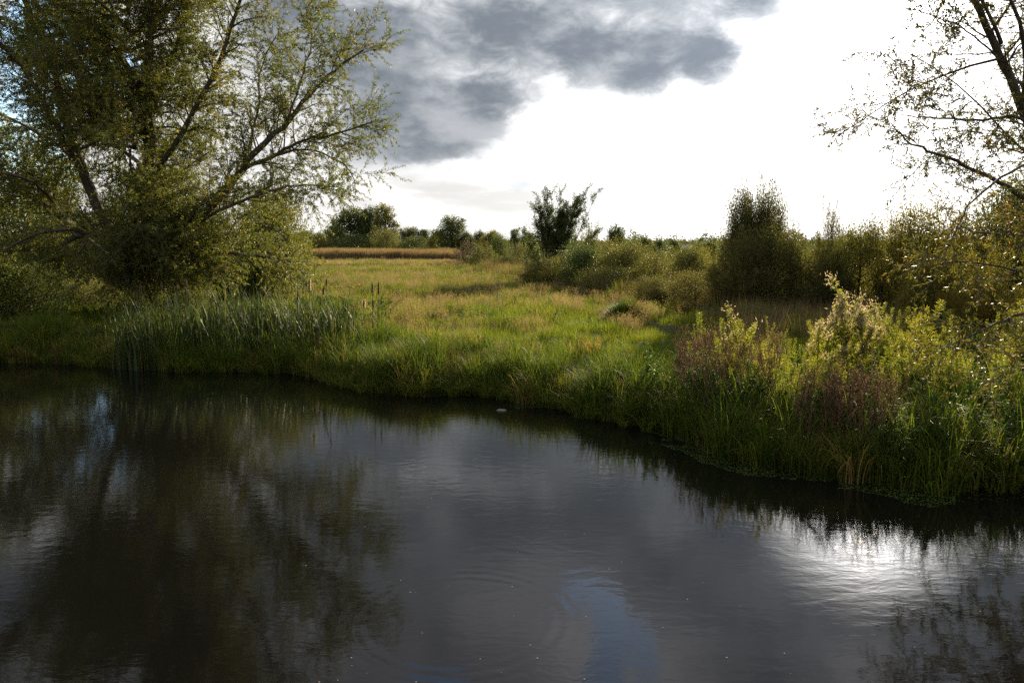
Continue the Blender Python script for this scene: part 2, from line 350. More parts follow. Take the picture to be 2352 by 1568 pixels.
# ------------------------------------------------------------------ ground and water
def spaced(lo, hi, fine_lo, fine_hi, step, grow=1.10):
    a = list(np.arange(fine_lo, fine_hi + 1e-6, step)); s = step
    while a[-1] < hi: s *= grow; a.append(a[-1] + s)
    s = step
    while a[0] > lo: s *= grow; a.insert(0, a[0] - s)
    return np.array(a)
gx = spaced(-3500, 3500, -26, 26, .3); gy = spaced(-500, 4500, 6, 48, .3)
X, Y = np.meshgrid(gx, gy); Z = height(X, Y)
nx = len(gx); i = (np.arange(len(gy) - 1)[:, None] * nx + np.arange(nx - 1)[None]).ravel()
tag(obj('ground', mesh('ground', np.stack([X, Y, Z], -1).reshape(-1, 3), np.stack([i, i + 1, i + nx + 1, i + nx], -1), mat=M['ground'], smooth=True)), kind='structure')
wv = [(-400, -82, 0), (22, -82, 0), (22, 45, 0), (-400, 45, 0)]
tag(obj('river_water', mesh('river_water', wv, [[0, 1, 2, 3]], mat=M['water'])), kind='structure')

# ------------------------------------------------------------------ branching
def walk(p, d, L, n, wander, pull=(0, 0, 0)):
    P = [np.array(p, float)]; d = unit(np.array(d, float)); pull = np.array(pull, float)
    for _ in range(n):
        d = unit(d + rng.normal(size=3) * wander + pull); P.append(P[-1] + d * L / n)
    return np.array(P)
def smooth_line(P, k=4, wob=0.0):
    P = np.asarray(P, float); n = len(P); t = np.linspace(0, n - 1, (n - 1) * k + 1); o = []
    for q in t:
        i = min(int(q), n - 2); f = q - i; a, b, c, d = P[max(i - 1, 0)], P[i], P[i + 1], P[min(i + 2, n - 1)]
        o.append(.5 * ((2 * b) + (-a + c) * f + (2 * a - 5 * b + 4 * c - d) * f * f + (-a + 3 * b - 3 * c + d) * f ** 3))
    o = np.array(o)
    if wob: o[1:-1] += rng.normal(size=(len(o) - 2, 3)) * wob
    return o
def sample_line(P, s):
    seg = np.linalg.norm(np.diff(P, axis=0), axis=1); cum = np.concatenate([[0], np.cumsum(seg)])
    q = np.clip(s, 0, .9999) * cum[-1]; i = min(np.searchsorted(cum, q, 'right') - 1, len(seg) - 1); f = (q - cum[i]) / max(seg[i], 1e-9)
    return P[i] * (1 - f) + P[i + 1] * f, unit(P[i + 1] - P[i]), cum[-1]
def foliate(tb, lf, P, r0, r1, lsp=.33, l1=(1.3, 2.7), tsp=.13, l2=(.45, 1.05), leafsp=.023, ll=(.10, .17), start=.15, droop=.06, up=.35, tint=(.38, .17), dens=lambda p: 1.0, twig_k=3, lw=.22):
    _, _, L = sample_line(P, 0)
    n = max(3, int(L * (1 - start) / lsp))
    for s in np.linspace(start, 1, n):
        s = min(s + rng.uniform(-.5, .5) * (1 - start) / n, 1.0)
        p, t, _ = sample_line(P, s)
        if rng.random() > dens(p): continue
        side = unit(np.cross(t, rng.normal(size=3)))
        d = unit(t * rng.uniform(.35, .9) + side * .9 + np.array([0, 0, up]))
        b = walk(p, d, rng.uniform(*l1) * (1 - .35 * s), 5, .13, (0, 0, -.01))
        rr = (r0 + (r1 - r0) * s) * .42
        tb.add(b, np.linspace(min(rr, .035), .006, 6), 4)
        Lb = np.linalg.norm(np.diff(b, axis=0), axis=1).sum(); tn = rng.normal(tint[0], .10)
        for q in np.linspace(.15, 1, max(3, int(Lb * .85 / tsp))):
            pb, t1, _ = sample_line(b, q)
            d2 = unit(t1 * .7 + unit(np.cross(t1, rng.normal(size=3))) * .75 + np.array([0, 0, .1]))
            w = walk(pb, d2, rng.uniform(*l2), 4, .13, (0, 0, -droop))
            tb.add(w[::2], (.006, .0045, .003), twig_k)
            m = int(np.linalg.norm(np.diff(w, axis=0), axis=1).sum() / leafsp); 
            if m < 1: continue
            f = rng.random(m) * 3.999; k = f.astype(int); fr = (f - k)[:, None]
            LP = w[k] * (1 - fr) + w[k + 1] * fr; tw = unit(w[k + 1] - w[k])
            D = unit(tw * .8 + unit(np.cross(tw, rng.normal(size=(m, 3)))) * .8 + np.array([0, 0, -.18]))
            ln = rng.uniform(ll[0], ll[1], m)
            lf.add(LP, D, ln, ln * lw, np.clip(rng.normal(tn, tint[1], m), 0, 1))

# ------------------------------------------------------------------ the big willow on the left bank
def px_line(pts, d0, k=4, wob=.03): return smooth_line([at(x, y, d0 + o) for x, y, o in pts], k, wob)
WD = 35.0
bx, by = at(325, 715, WD)[:2]; wroot = empty('willow_tree', (bx, by, hz(bx, by) - .1), 'huge spreading old willow leaning over the reeds on the left bank', 'tree')
o3 = np.array(wroot.location)
limbs = [
 ([(325, 735, 0), (330, 640, 0), (338, 480, 0), (345, 330, -.5), (338, 200, -1), (345, 90, -1), (352, -60, -1), (372, -260, 0), (380, -420, 0)], .42, .07, .35),
 ([(340, 330, -.3), (318, 200, 0), (285, 145, .5), (220, 85, 1), (150, 5, 1.4), (60, -120, 2)], .2, .05, .2),
 ([(345, 270, -.5), (385, 160, -.3), (420, 60, 0), (440, -80, .5), (480, -280, 1)], .17, .04, .25),
 ([(343, 420, 0), (420, 300, -1), (500, 150, -1.4), (540, 30, -1.6), (575, -60, -2), (600, -200, -2)], .15, .04, .2),
 ([(330, 650, 0), (430, 530, -1), (520, 435, -1.6), (590, 345, -2), (665, 275, -2.2), (720, 205, -2.4), (770, 160, -2.5), (835, 115, -2.5)], .24, .03, .35),
 ([(520, 435, -1.6), (570, 385, -1.4), (640, 352, -1.2), (700, 322, -1), (780, 305, -.8), (865, 275, -.6)], .13, .025, .2),
 ([(560, 390, -1.8), (590, 260, -1.4), (600, 150, -1), (640, 75, -.8)], .07, .02, .3),
 ([(655, 290, -2.2), (690, 190, -2), (715, 100, -1.8), (712, 25, -1.8)], .07, .02, .25),
 ([(640, 352, -1.2), (720, 345, -.6), (790, 380, 0), (815, 415, .3)], .06, .02, .2),
 ([(430, 530, -1), (530, 470, -2.6), (620, 440, -3), (700, 425, -3), (780, 430, -3)], .10, .02, .25),
 ([(330, 640, 0), (430, 570, -2), (540, 585, -3), (630, 590, -3.4), (680, 610, -3.5), (700, 640, -3.5)], .12, .02, .2),
 ([(330, 660, 0), (420, 600, 1), (520, 540, 1.5), (610, 520, 2), (670, 560, 2)], .12, .02, .2),
 ([(320, 640, 0), (290, 575, -1), (250, 543, -2), (195, 540, -2.4), (135, 565, -2.7), (90, 605, -3)], .22, .04, .55),
 ([(225, 540, -2.2), (150, 528, -3), (70, 545, -3.5), (-20, 590, -4)], .13, .03, .4),
 ([(200, 541, -2.4), (185, 580, -2.8), (150, 612, -3)], .08, .02, .6),
 ([(315, 660, 0), (210, 440, .5), (150, 280, 1), (120, 140, 1.2), (60, 20, 1.5), (10, -150, 2), (-10, -300, 2)], .30, .06, .35),
 ([(205, 430, .5), (130, 290, 0), (80, 200, -.4), (10, 110, -.8), (-70, 50, -1), (-150, -60, -1)], .17, .04, .25),
 ([(300, 650, 0), (140, 500, 1.5), (-30, 380, 2), (-180, 300, 2.5), (-320, 180, 3)], .2, .05, .2),
 ([(240, 500, .4), (160, 360, 2), (60, 290, 3), (-80, 230, 4)], .12, .04, .2),
 ([(150, 500, 1.4), (80, 420, -1), (0, 400, -2), (-100, 420, -3)], .09, .03, .2)]
wf = Leaves(); wtb = Tubes(); nlimb = 0
def thin_out(p):
    return 1.0
# filler limbs through the middle of the crown, towards and away from the river
for k in range(74):
    a = rng.uniform(0, 2 * math.pi); h0 = rng.uniform(2.5, 20); st = np.array([o3[0] + .2, o3[1], o3[2] + h0]); reach = rng.uniform(3, 6.4) * (1.0 - .018 * h0)
    d = np.array([math.cos(a), math.sin(a) * .75, rng.uniform(.1, .75)])
    if math.cos(a) > .6: reach *= .75
    if h0 < 5 and math.cos(a) < .2 and math.sin(a) < .5: continue
    P = walk(st, d, reach, 6, .13, (0, 0, -.05)); limbs.append((P, .09, .02, .15))
for k in range(20):   # low front sprays that hide the trunk's foot
    st = np.array([o3[0] + rng.uniform(-.3, 2.0), o3[1] - rng.uniform(0, 1), o3[2] + rng.uniform(2.5, 5)])
    P = walk(st, (rng.uniform(-.2, 1.4), -1, .25), rng.uniform(2.8, 4.6), 6, .12, (0, 0, -.16)); limbs.append((P, .07, .02, .2))
for k in range(26):
    lp = px_line(limbs[(15, 16, 17, 18, 1, 2, 0, 3)[k % 8]][0], WD, 3); p0, t0, _ = sample_line(lp, rng.uniform(.3, .95))
    limbs.append((walk(p0, t0 * .5 + unit(rng.normal(size=3)) + np.array([0, -.2, .2]), rng.uniform(2.0, 3.8), 6, .12, (0, 0, -.06)), .05, .015, .12))
big = []
for P, r0, r1, start in limbs:
    named = isinstance(P, list); P = px_line(P, WD) if named else P
    L = np.linalg.norm(np.diff(P, axis=0), axis=1).sum(); t = Tubes() if r0 > .11 else wtb
    t.add(P, r0 + (r1 - r0) * np.linspace(0, 1, len(P)) ** .7, 8 if r0 > .1 else 5)
    foliate(wtb, wf, P, r0, r1, start=start, lsp=.20 if named else .29, l2=(.5, 1.15))
    if t is not wtb: big.append(t)
for k, t in enumerate(big): obj('trunk' if k == 0 else 'limb', t.mesh('willow_trunk' if k == 0 else 'willow_limb', M['bark'], o3), wroot)
obj('branches', wtb.mesh('willow_branches', M['twig'], o3), wroot)
obj('foliage', wf.mesh('willow_foliage', M['willow'], o3), wroot)

# ------------------------------------------------------------------ the tree that leans in from the right
RD = 14.0
bx, by = at(2620, 1100, 15.5)[:2]; rroot = empty('riverside_tree', (bx, by, hz(bx, by) - .1), 'thinly leaved tree reaching in over the water from the right edge', 'tree')
o4 = np.array(rroot.location)
rl = [
 ([(2620, 1150, 1.5), (2590, 900, 1.2), (2540, 680, .8), (2450, 460, .4), (2352, 255, 0), (2290, 110, 0), (2240, 0, 0), (2190, -160, 0), (2170, -400, .3), (2180, -620, .5)], .13, .025, .25),
 ([(2560, 740, 1), (2470, 540, .5), (2352, 452, 0), (2290, 418, -.2), (2200, 372, -.4), (2130, 345, -.5), (2085, 322, -.6), (2045, 280, -.7)], .07, .006, .3),
 ([(2440, 420, .3), (2352, 277, -.3), (2260, 276, -.5), (2170, 272, -.6), (2105, 270, -.7), (2060, 262, -.8)], .035, .005, .3),
 ([(2400, 360, .2), (2320, 395, -.6), (2235, 460, -.9), (2195, 530, -1), (2160, 605, -1)], .03, .005, .2),
 ([(2540, 640, .7), (2430, 560, 0), (2340, 540, -.3), (2240, 532, -.5), (2180, 505, -.6)], .04, .006, .25),
 ([(2590, 900, 1), (2480, 690, .2), (2352, 720, -.4), (2270, 750, -.6), (2180, 792, -.8), (2120, 790, -.9)], .045, .006, .3),
 ([(2560, 760, 1), (2460, 640, .2), (2330, 620, -.5), (2200, 600, -.8), (2090, 620, -1)], .04, .006, .3),
 ([(2310, 150, 0), (2250, 95, -.3), (2190, 55, -.5), (2120, 30, -.7), (2060, 10, -.9)], .02, .004, .45),
 ([(2330, 210, 0), (2290, 130, 1), (2200, 125, 1.2), (2120, 130, 1.3)], .02, .004, .5),
 ([(2352, 255, 0), (2352, 100, -1), (2290, -100, -1.5), (2240, -350, -2)], .05, .01, .25),
 ([(2450, 460, .4), (2480, 200, 1), (2440, -50, 1), (2380, -300, 1), (2350, -650, 1)], .09, .02, .2),
 ([(2540, 680, .8), (2620, 400, 1), (2640, 100, 1), (2600, -250, 1)], .09, .02, .2),
 ([(2300, 100, 0), (2230, -60, -.5), (2180, -220, -.8), (2120, -350, -1.2)], .035, .006, .15),
 ([(2240, 0, 0), (2330, -200, -.5), (2400, -400, -1), (2420, -600, -1.5)], .04, .008, .15),
 ([(2600, 980, 1), (2480, 860, .2), (2352, 840, -.3), (2260, 850, -.6)], .03, .005, .3)]
for k in range(12):
    s0 = rng.uniform(.25, .9); lp = smooth_line([at(x, y, RD + o) for x, y, o in rl[0][0]], 4); p, t, _ = sample_line(lp, s0)
    rl.append((walk(p, (rng.uniform(-.8, 1), rng.uniform(-1, 1), rng.uniform(-.1, .7)), rng.uniform(2.0, 3.6), 6, .12, (0, 0, -.02)), .025, .006, .2))
rf = Leaves(); rt = Tubes(); big = []
for P, r0, r1, start in rl:
    P = px_line(P, RD, 4, .012) if isinstance(P, list) else P
    t = Tubes() if r0 > .034 else rt
    t.add(P, r0 + (r1 - r0) * np.linspace(0, 1, len(P)) ** .8, 7)
    foliate(rt, rf, P, r0 * .6, r1, lsp=.20, l1=(.6, 1.5), tsp=.085, l2=(.2, .5), leafsp=.022, ll=(.055, .10), start=start, droop=.03, up=.15, tint=(.48, .2), dens=lambda p: .9, lw=.24)
    if t is not rt: big.append(t)
for k, t in enumerate(big): obj('trunk' if k == 0 else 'limb', t.mesh('side_trunk' if k == 0 else 'side_limb', M['bark'], o4), rroot)
obj('branches', rt.mesh('side_branches', M['twig'], o4), rroot)
obj('foliage', rf.mesh('side_foliage', M['alder'], o4), rroot)

# ------------------------------------------------------------------ middle-distance shrubs and trees (unit height, built once each, then copied)
def plume(name, stems, leaves, spread=.42, ll=.03, trunk_mat='twig', leaf='olive', low=.08, lean=.5, tip=.12, wide=.03):
    tb = Tubes(); lf = Leaves(); per = leaves // stems
    for k in range(stems):
        a = rng.uniform(0, 2 * math.pi); rr = math.sqrt(rng.random()); h = (1 - .55 * rr ** 1.5) * rng.uniform(.72, 1.0)
        if k < 4: h = 1.0 - .04 * k; rr = rr * .7
        b = np.array([math.cos(a), math.sin(a), 0]); top = b * rr * spread + np.array([.04, 0, h]) + rng.normal(size=3) * .015
        base = b * rr * spread * .35 * rng.uniform(.5, 1.2)
        P = smooth_line([base, base * .6 + top * .4 + b * spread * .08 * lean + rng.normal(size=3) * .012, top], 4)
        tb.add(P, np.linspace(.007, .0015, len(P)), 3)
        m = per; s = low + (1 - low) * rng.random(m) ** .85; f = s * (len(P) - 1.001); i = f.astype(int); fr = (f - i)[:, None]
        c = P[i] * (1 - fr) + P[i + 1] * fr; rad = (wide + tip * np.sin(np.clip(s, 0, 1) ** .8 * math.pi) ** .8 * .55)
        # short side shoots bunch the leaves
        nb = max(4, m // 14); q = rng.integers(0, nb, m); bd = unit(rng.normal(size=(nb, 3)) * (1, 1, .5) + (0, 0, .6)); c = c + bd[q] * (rad * rng.random(m) ** .6)[:, None] + rng.normal(size=(m, 3)) * .008
        D = unit(rng.normal(size=(m, 3)) * .7 + bd[q] + (0, 0, .3)); ln = rng.uniform(.7, 1.25, m) * ll
        lf.add(c, D, ln, ln * .34, np.clip(rng.normal(.45, .2) * .5 + rng.normal(.25, .14, m), 0, 1))
    return [('trunk', tb.mesh(name + '_stems', M[trunk_mat])), ('crown', lf.mesh(name + '_crown', M[leaf]))]
def roundtree(name, leaves, lobes=20, wx=.42, ll=.03, leaf='green', trunk=.12, openk=1.0, top=1.0):
    tb = Tubes(); lf = Leaves()
    P = smooth_line([(0, 0, 0), (.01, 0, trunk), (-.01, .01, .55), (.01, 0, .85)], 4); tb.add(P, np.linspace(.03, .006, len(P)), 6)
    for k in range(lobes):
        h = trunk + (top - trunk - .09) * (k + .6) / lobes; wv_ = wx * math.sin(min(1, (h - trunk * .4) / (top - trunk * .4)) ** .8 * math.pi) ** .55
        a = k * 2.4 + rng.uniform(-.5, .5); rr = wv_ * rng.uniform(.45, .85) if k < lobes - 1 else 0.02
        c = np.array([math.cos(a) * rr, math.sin(a) * rr, h]); r = rng.uniform(.10, .18) * (wx / .4) ** .5
        p0, _, _ = sample_line(P, max(.1, (h - .14) / .9)); tb.add(smooth_line([p0, p0 * .4 + c * .6 + (0, 0, -.02), c], 3), np.linspace(.010, .003, 7), 4)
        m = leaves // lobes; nb = 12
        sub = unit(rng.normal(size=(nb, 3))) * (r * rng.uniform(.5, 1.1, (nb, 1))) * (1, 1, .75); q = rng.integers(0, nb, m)
        pos = c + sub[q] + rng.normal(size=(m, 3)) * r * .26 * openk
        D = unit(pos - c + rng.normal(size=(m, 3)) * r); ln = rng.uniform(.6, 1.2, m) * ll
        tn = rng.normal(.4, .12); lf.add(pos, D, ln, ln * .55, np.clip(rng.normal(tn, .14, m), 0, 1))
    return [('trunk', tb.mesh(name + '_trunk', M['bark'])), ('crown', lf.mesh(name + '_crown', M[leaf]))]
KIND = {
 'plumeA': plume('willow_shrub', 42, 11000), 'plumeB': plume('willow_shrub', 34, 10000, .5, .026, low=.04), 'plumeC': plume('slender_willow', 22, 9000, .30, .024, low=.1, tip=.10),
 'near': plume('near_willow_shrub', 60, 30000, .55, .026, low=.02, tip=.20, wide=.04), 'nearB': roundtree('bushy_willow', 34000, 34, .60, .026, 'olive', .04, 1.9, 1.0),
 'roundA': roundtree('broad_tree', 16000, 26, .44, .034), 'roundB': roundtree('loose_tree', 11000, 20, .38, .034, 'green', .12, 1.2), 'roundC': roundtree('tall_tree', 11000, 26, .27, .028, 'green', .14),
 'low': roundtree('low_bush', 18000, 26, .6, .028, 'olive', .06, 1.5),
 'fan': plume('fan_shrub', 110, 5200, .52, .022, 'twig', 'brown', .35, .9, .05),
}
used = set()
def plant(kind, name, label, cat, x, d, ytop, wpx, mat=None, group=None, ybase=None, rz=None):
    p = at(x, 600, d); z0 = hz(p[0], p[1]); zt = at(x, ytop, d)[2]; h = zt - z0
    meshes = KIND[kind]; nat = {'plumeA': .9, 'plumeB': 1.1, 'plumeC': .66, 'near': 1.2, 'nearB': 1.25, 'roundA': .95, 'roundB': .85, 'roundC': .66, 'low': 1.4, 'fan': 1.15}[kind]
    w = wpx / F * d / nat; h *= 1.08 if kind.startswith('near') else 1.0
    r = empty(name, (p[0], p[1], z0 - .05), label, cat, group, rng.uniform(0, 6.28) if rz is None else rz, (w, w, h))
    for n, me in meshes:
        o = obj(n, me, r)
        if mat and n == 'crown': o.material_slots[0].link = 'OBJECT'; o.material_slots[0].material = M[mat]
    return r
fr = 'far trees behind the reed bed'
plant('roundA', 'broadleaf_tree', 'broad dark tree, widest of the far group left of the field', 'tree', 808, 205, 478, 120, None, fr)
plant('roundA', 'broadleaf_tree', 'narrow mid-green tree squeezed between the broad dark tree and the pale feathery one', 'tree', 850, 206, 476, 72, None, fr)
plant('roundC', 'poplar_tree', 'pale feathery poplar, tallest of the far group left of the field', 'tree', 886, 200, 465, 74, 'olive', fr)
plant('low', 'shrub', 'rounded olive shrub at the foot of the pale poplar, behind the reed bed', 'shrub', 890, 185, 528, 80, 'olive', fr)
plant('roundB', 'broadleaf_tree', 'dark bushy tree at the left end of the far group, beside the willow', 'tree', 770, 215, 515, 70, None, fr)
plant('roundB', 'broadleaf_tree', 'small pale tree just right of the willow foliage on the far field edge', 'tree', 735, 220, 532, 60, 'olive', fr)
plant('roundA', 'broadleaf_tree', 'green tree with a flat top right of the poplar', 'tree', 940, 210, 522, 76, None, fr)
plant('roundC', 'conifer_tree', 'slim pointed green tree in the gap left of the round dark tree', 'tree', 975, 210, 524, 56, None, fr)
plant('low', 'shrub', 'low pale shrub filling the gap left of the round dark tree', 'shrub', 1000, 200, 542, 50, 'olive', fr)
plant('low', 'shrub', 'low green shrub under the broad dark far tree', 'shrub', 815, 190, 540, 110, 'green', fr)
plant('low', 'shrub', 'low green shrub at the foot of the flat-topped far tree', 'shrub', 950, 190, 543, 90, 'green', fr)
plant('low', 'shrub', 'low olive shrub beside the willow twigs at the left end of the far field edge', 'shrub', 745, 190, 545, 80, 'olive', fr)
for x, d, yt, w, k, m, lab in [(700, 200, 528, 80, 'roundB', 'green', 'green far tree half hidden by the willow\'s outermost twigs'), (1008, 185, 531, 62, 'roundA', 'olive', 'olive far tree touching the left side of the round dark tree'), (1072, 168, 531, 62, 'roundB', 'green', 'green far tree in the gap right of the round dark tree'), (1130, 150, 530, 66, 'roundA', 'olive', 'olive rounded tree between the brown shrub and the pointed-top tree'), (1214, 140, 530, 56, 'roundB', 'green', 'green tree between the pointed-top tree and the twin willow')]:
    plant(k, 'broadleaf_tree', lab, 'tree', x, d, yt, w, m, fr)
plant('roundA', 'broadleaf_tree', 'round dark tree standing alone left of the brown shrub', 'tree', 1040, 170, 497, 92, None)
plant('fan', 'bare_shrub', 'brown fan-shaped shrub with bare stems at the right end of the reed bed', 'shrub', 1078, 122, 538, 108)
plant('roundB', 'broadleaf_tree', 'small rounded tree peeking over the brown fan-shaped shrub', 'tree', 1103, 165, 528, 48, None)
plant('low', 'shrub', 'dense green shrub just right of the brown fan-shaped shrub', 'shrub', 1150, 125, 538, 70, 'green')
plant('roundC', 'broadleaf_tree', 'dark tree with a pointed top left of the tall twin willow', 'tree', 1182, 150, 522, 38)
plant('plumeB', 'willow_shrub', 'olive willow shrub at the left foot of the tall twin willow', 'shrub', 1185, 92, 548, 110, 'olive')
plant('roundB', 'broadleaf_tree', 'dark tree with a thin leaning tip between the twin willow and the far row', 'tree', 1415, 120, 515, 62, 'green')
g1 = 'willow scrub across the middle of the field'
for x, d, yt, w, m, k, lab in [(1350, 75, 505, 90, 'olive', 'plumeA', 'tallest feathery willow shrub immediately right of the twin willow'), (1310, 78, 545, 100, 'green', 'plumeB', 'green willow shrub growing behind the right stems of the twin willow'),
    (1225, 72, 540, 90, 'green', 'plumeB', 'green willow shrub growing behind the left stems of the twin willow'), (1395, 72, 540, 120, 'olive', 'plumeA', 'olive willow shrub in front of the dark leaning-tip tree'),
    (1470, 95, 548, 110, 'olive', 'plumeA', 'pale olive willow shrub right of the dark leaning-tip tree'), (1535, 92, 552, 100, 'green', 'plumeB', 'dark green willow shrub left of the smoke on the skyline'),
    (1612, 85, 560, 80, 'olive', 'plumeA', 'small olive willow shrub right of the smoke on the skyline'), (1645, 60, 555, 70, 'olive', 'plumeC', 'slim willow shrub against the left side of the big thicket'), (1110, 95, 560, 90, 'olive', 'near', 'olive willow shrub right behind the brown fan-shaped shrub\'s right edge'), (1270, 58, 585, 150, 'olive', 'near', 'broad olive shrub around the lower stems of the twin willow'),
    (1345, 56, 575, 140, 'green', 'nearB', 'broad green shrub next to the right of the twin willow\'s stems'), (1430, 54, 572, 150, 'olive', 'nearB', 'broad olive shrub below the dark leaning-tip tree'), (1510, 50, 574, 140, 'olive', 'near', 'broad olive shrub in the middle between the leaning-tip tree and the thicket'), (1585, 46, 578, 140, 'olive', 'nearB', 'broad olive shrub below the smoke on the skyline')]:
    plant(k, 'willow_shrub', lab, 'shrub', x, d, yt, w, m, g1)
g2 = 'low rough scrub at the field margin'
for x, d, yt, w, m, lab in [(1160, 88, 590, 120, 'dusk', 'low dull bush below the olive shrub left of the twin willow'), (1330, 62, 598, 150, 'dusk', 'low dull bush at the right foot of the twin willow'), (1450, 58, 592, 150, 'dusk', 'low brownish bush in the middle of the scrub right of the twin willow'),
    (1560, 54, 596, 150, 'dusk', 'low brownish bush just left of the big thicket'), (1640, 44, 600, 140, 'dusk', 'low bush at the thicket\'s left corner'), (1510, 40, 632, 150, 'dusk', 'dark knee-high bramble bush behind the domed tussock'), (1600, 36, 622, 170, 'dusk', 'dark bramble mound before the thicket\'s left corner'), (1390, 50, 612, 170, 'olive', 'low olive bush right below the leaning-tip tree'), (1250, 60, 606, 150, 'dusk', 'low dull bush hiding the twin willow\'s foot')]:
    plant('low', 'low_bush', lab, 'shrub', x, d, yt, w, m, g2)
g3 = 'willow shrubs of the big thicket'
for x, d, yt, w, m, k, lab in [
    (1735, 38, 425, 160, 'dusk', 'near', 'tallest dark plume of the willow thicket right of centre'), (1708, 37, 468, 110, 'dusk', 'nearB', 'leafy left shoulder of the tallest thicket plume'), (1762, 37, 474, 110, 'dusk', 'nearB', 'leafy right shoulder of the tallest thicket plume'), (1690, 34, 535, 170, 'dusk', 'near', 'dense willow shrub below the tallest plume, left side of the thicket'),
    (1790, 34, 545, 190, 'dusk', 'nearB', 'broad willow shrub at the middle of the thicket'), (1830, 37, 505, 80, 'olive', 'plumeC', 'thin pale plume between the two tall plumes of the thicket'),
    (1905, 36, 468, 95, 'dusk', 'near', 'slender second-tallest plume of the thicket'), (1885, 33, 560, 180, 'dusk', 'near', 'broad shady willow shrub below the slender plume'),
    (1975, 33, 535, 170, 'olive', 'nearB', 'willow shrub at the right end of the shady thicket'), (2050, 32, 520, 130, 'olive', 'plumeA', 'feathery willow shrub right of the thicket against the white sky'),
    (1950, 38, 535, 70, 'olive', 'plumeC', 'thin wispy willow shoot right of the slender plume')]:
    plant(k, 'willow_shrub', lab, 'shrub', x, d, yt, w, m, g3)
g4 = 'yellowing willows on the right'
for x, d, yt, w, m, k, lab in [
    (2110, 31, 505, 190, 'yellow', 'nearB', 'yellowing willow bush farthest left behind the side tree'), (2200, 30, 478, 240, 'yellow', 'near', 'tall yellowing willow bush behind the side tree\'s drooping twigs'),
    (2330, 30, 440, 260, 'olive', 'nearB', 'greener tall willow bush at the right edge of the photo'), (2270, 24, 560, 200, 'yellow', 'near', 'orange-tinged willow bush low at the right edge'),
    (2150, 26, 600, 170, 'yellow', 'nearB', 'low yellow willow bush above the sunlit weeds'), (2420, 22, 600, 220, 'yellow', 'near', 'yellow willow bush added just past the right edge'), (2480, 34, 420, 260, 'olive', 'near', 'tall olive willow added unseen past the right edge')]:  # the two past the right edge are added for their reflection and shadow
    plant(k, 'willow_bush', lab, 'shrub', x, d, yt, w, m, g4)
plant('nearB', 'willow_bush', 'rounded golden-green bush right of and behind the huge willow', 'shrub', 620, 44, 458, 190, 'olive')
plant('near', 'willow_bush', 'green bush tucked under the huge willow\'s right side', 'shrub', 520, 42, 520, 190, 'green')
plant('plumeB', 'willow_bush', 'small bush at the willow\'s lowest right twigs, on the field edge', 'shrub', 690, 60, 530, 90, 'green')
g5 = 'undergrowth below the huge willow'
for x, d, yt, w, m, lab in [(60, 34, 600, 220, 'green', 'dark undergrowth bush at the left edge below the willow'), (190, 38, 640, 200, 'olive', 'undergrowth bush beneath the arching willow limb'), (400, 36, 620, 180, 'green', 'undergrowth bush at the willow\'s foot behind the reeds'), (-60, 33, 555, 300, 'green', 'undergrowth bush just past the left edge')]:
    plant('low', 'undergrowth_bush', lab, 'shrub', x, d, yt, w, m, g5)
g6 = 'trees behind the huge willow'
for x, d, yt, w, m, k, lab in [(80, 50, 330, 420, 'green', 'near', 'tall leafy tree seen through the willow at the far left'), (330, 48, 360, 380, 'green', 'near', 'tall leafy tree directly behind the willow\'s trunk'), (-260, 46, 100, 500, 'green', 'roundA', 'large tree added unseen beyond the left edge')]:  # the tree beyond the left edge is out of view, added for reflection and shadow
    plant(k, 'background_tree', lab, 'tree', x, d, yt, w, m, g6)

g7 = 'row of trees beyond the scrub'
for x, d, yt, w, k, lab in [(1480, 150, 546, 60, 'roundA', 'dark round tree in the far row, just right of the leaning-tip tree'), (1515, 155, 549, 50, 'roundB', 'rounded far tree in the row between the leaning-tip tree and the smoke'), (1548, 148, 551, 44, 'roundA', 'last dark tree of the far row, left of the smoke'),
    (1575, 240, 553, 26, 'roundB', 'tiny distant tree standing in the smoke on the skyline'), (1600, 135, 560, 40, 'roundA', 'small round tree just right of the smoke'), (1630, 130, 553, 50, 'roundB', 'rounded far tree against the left edge of the thicket')]:
    plant(k, 'broadleaf_tree', lab, 'tree', x, d, yt, w, 'green', g7)

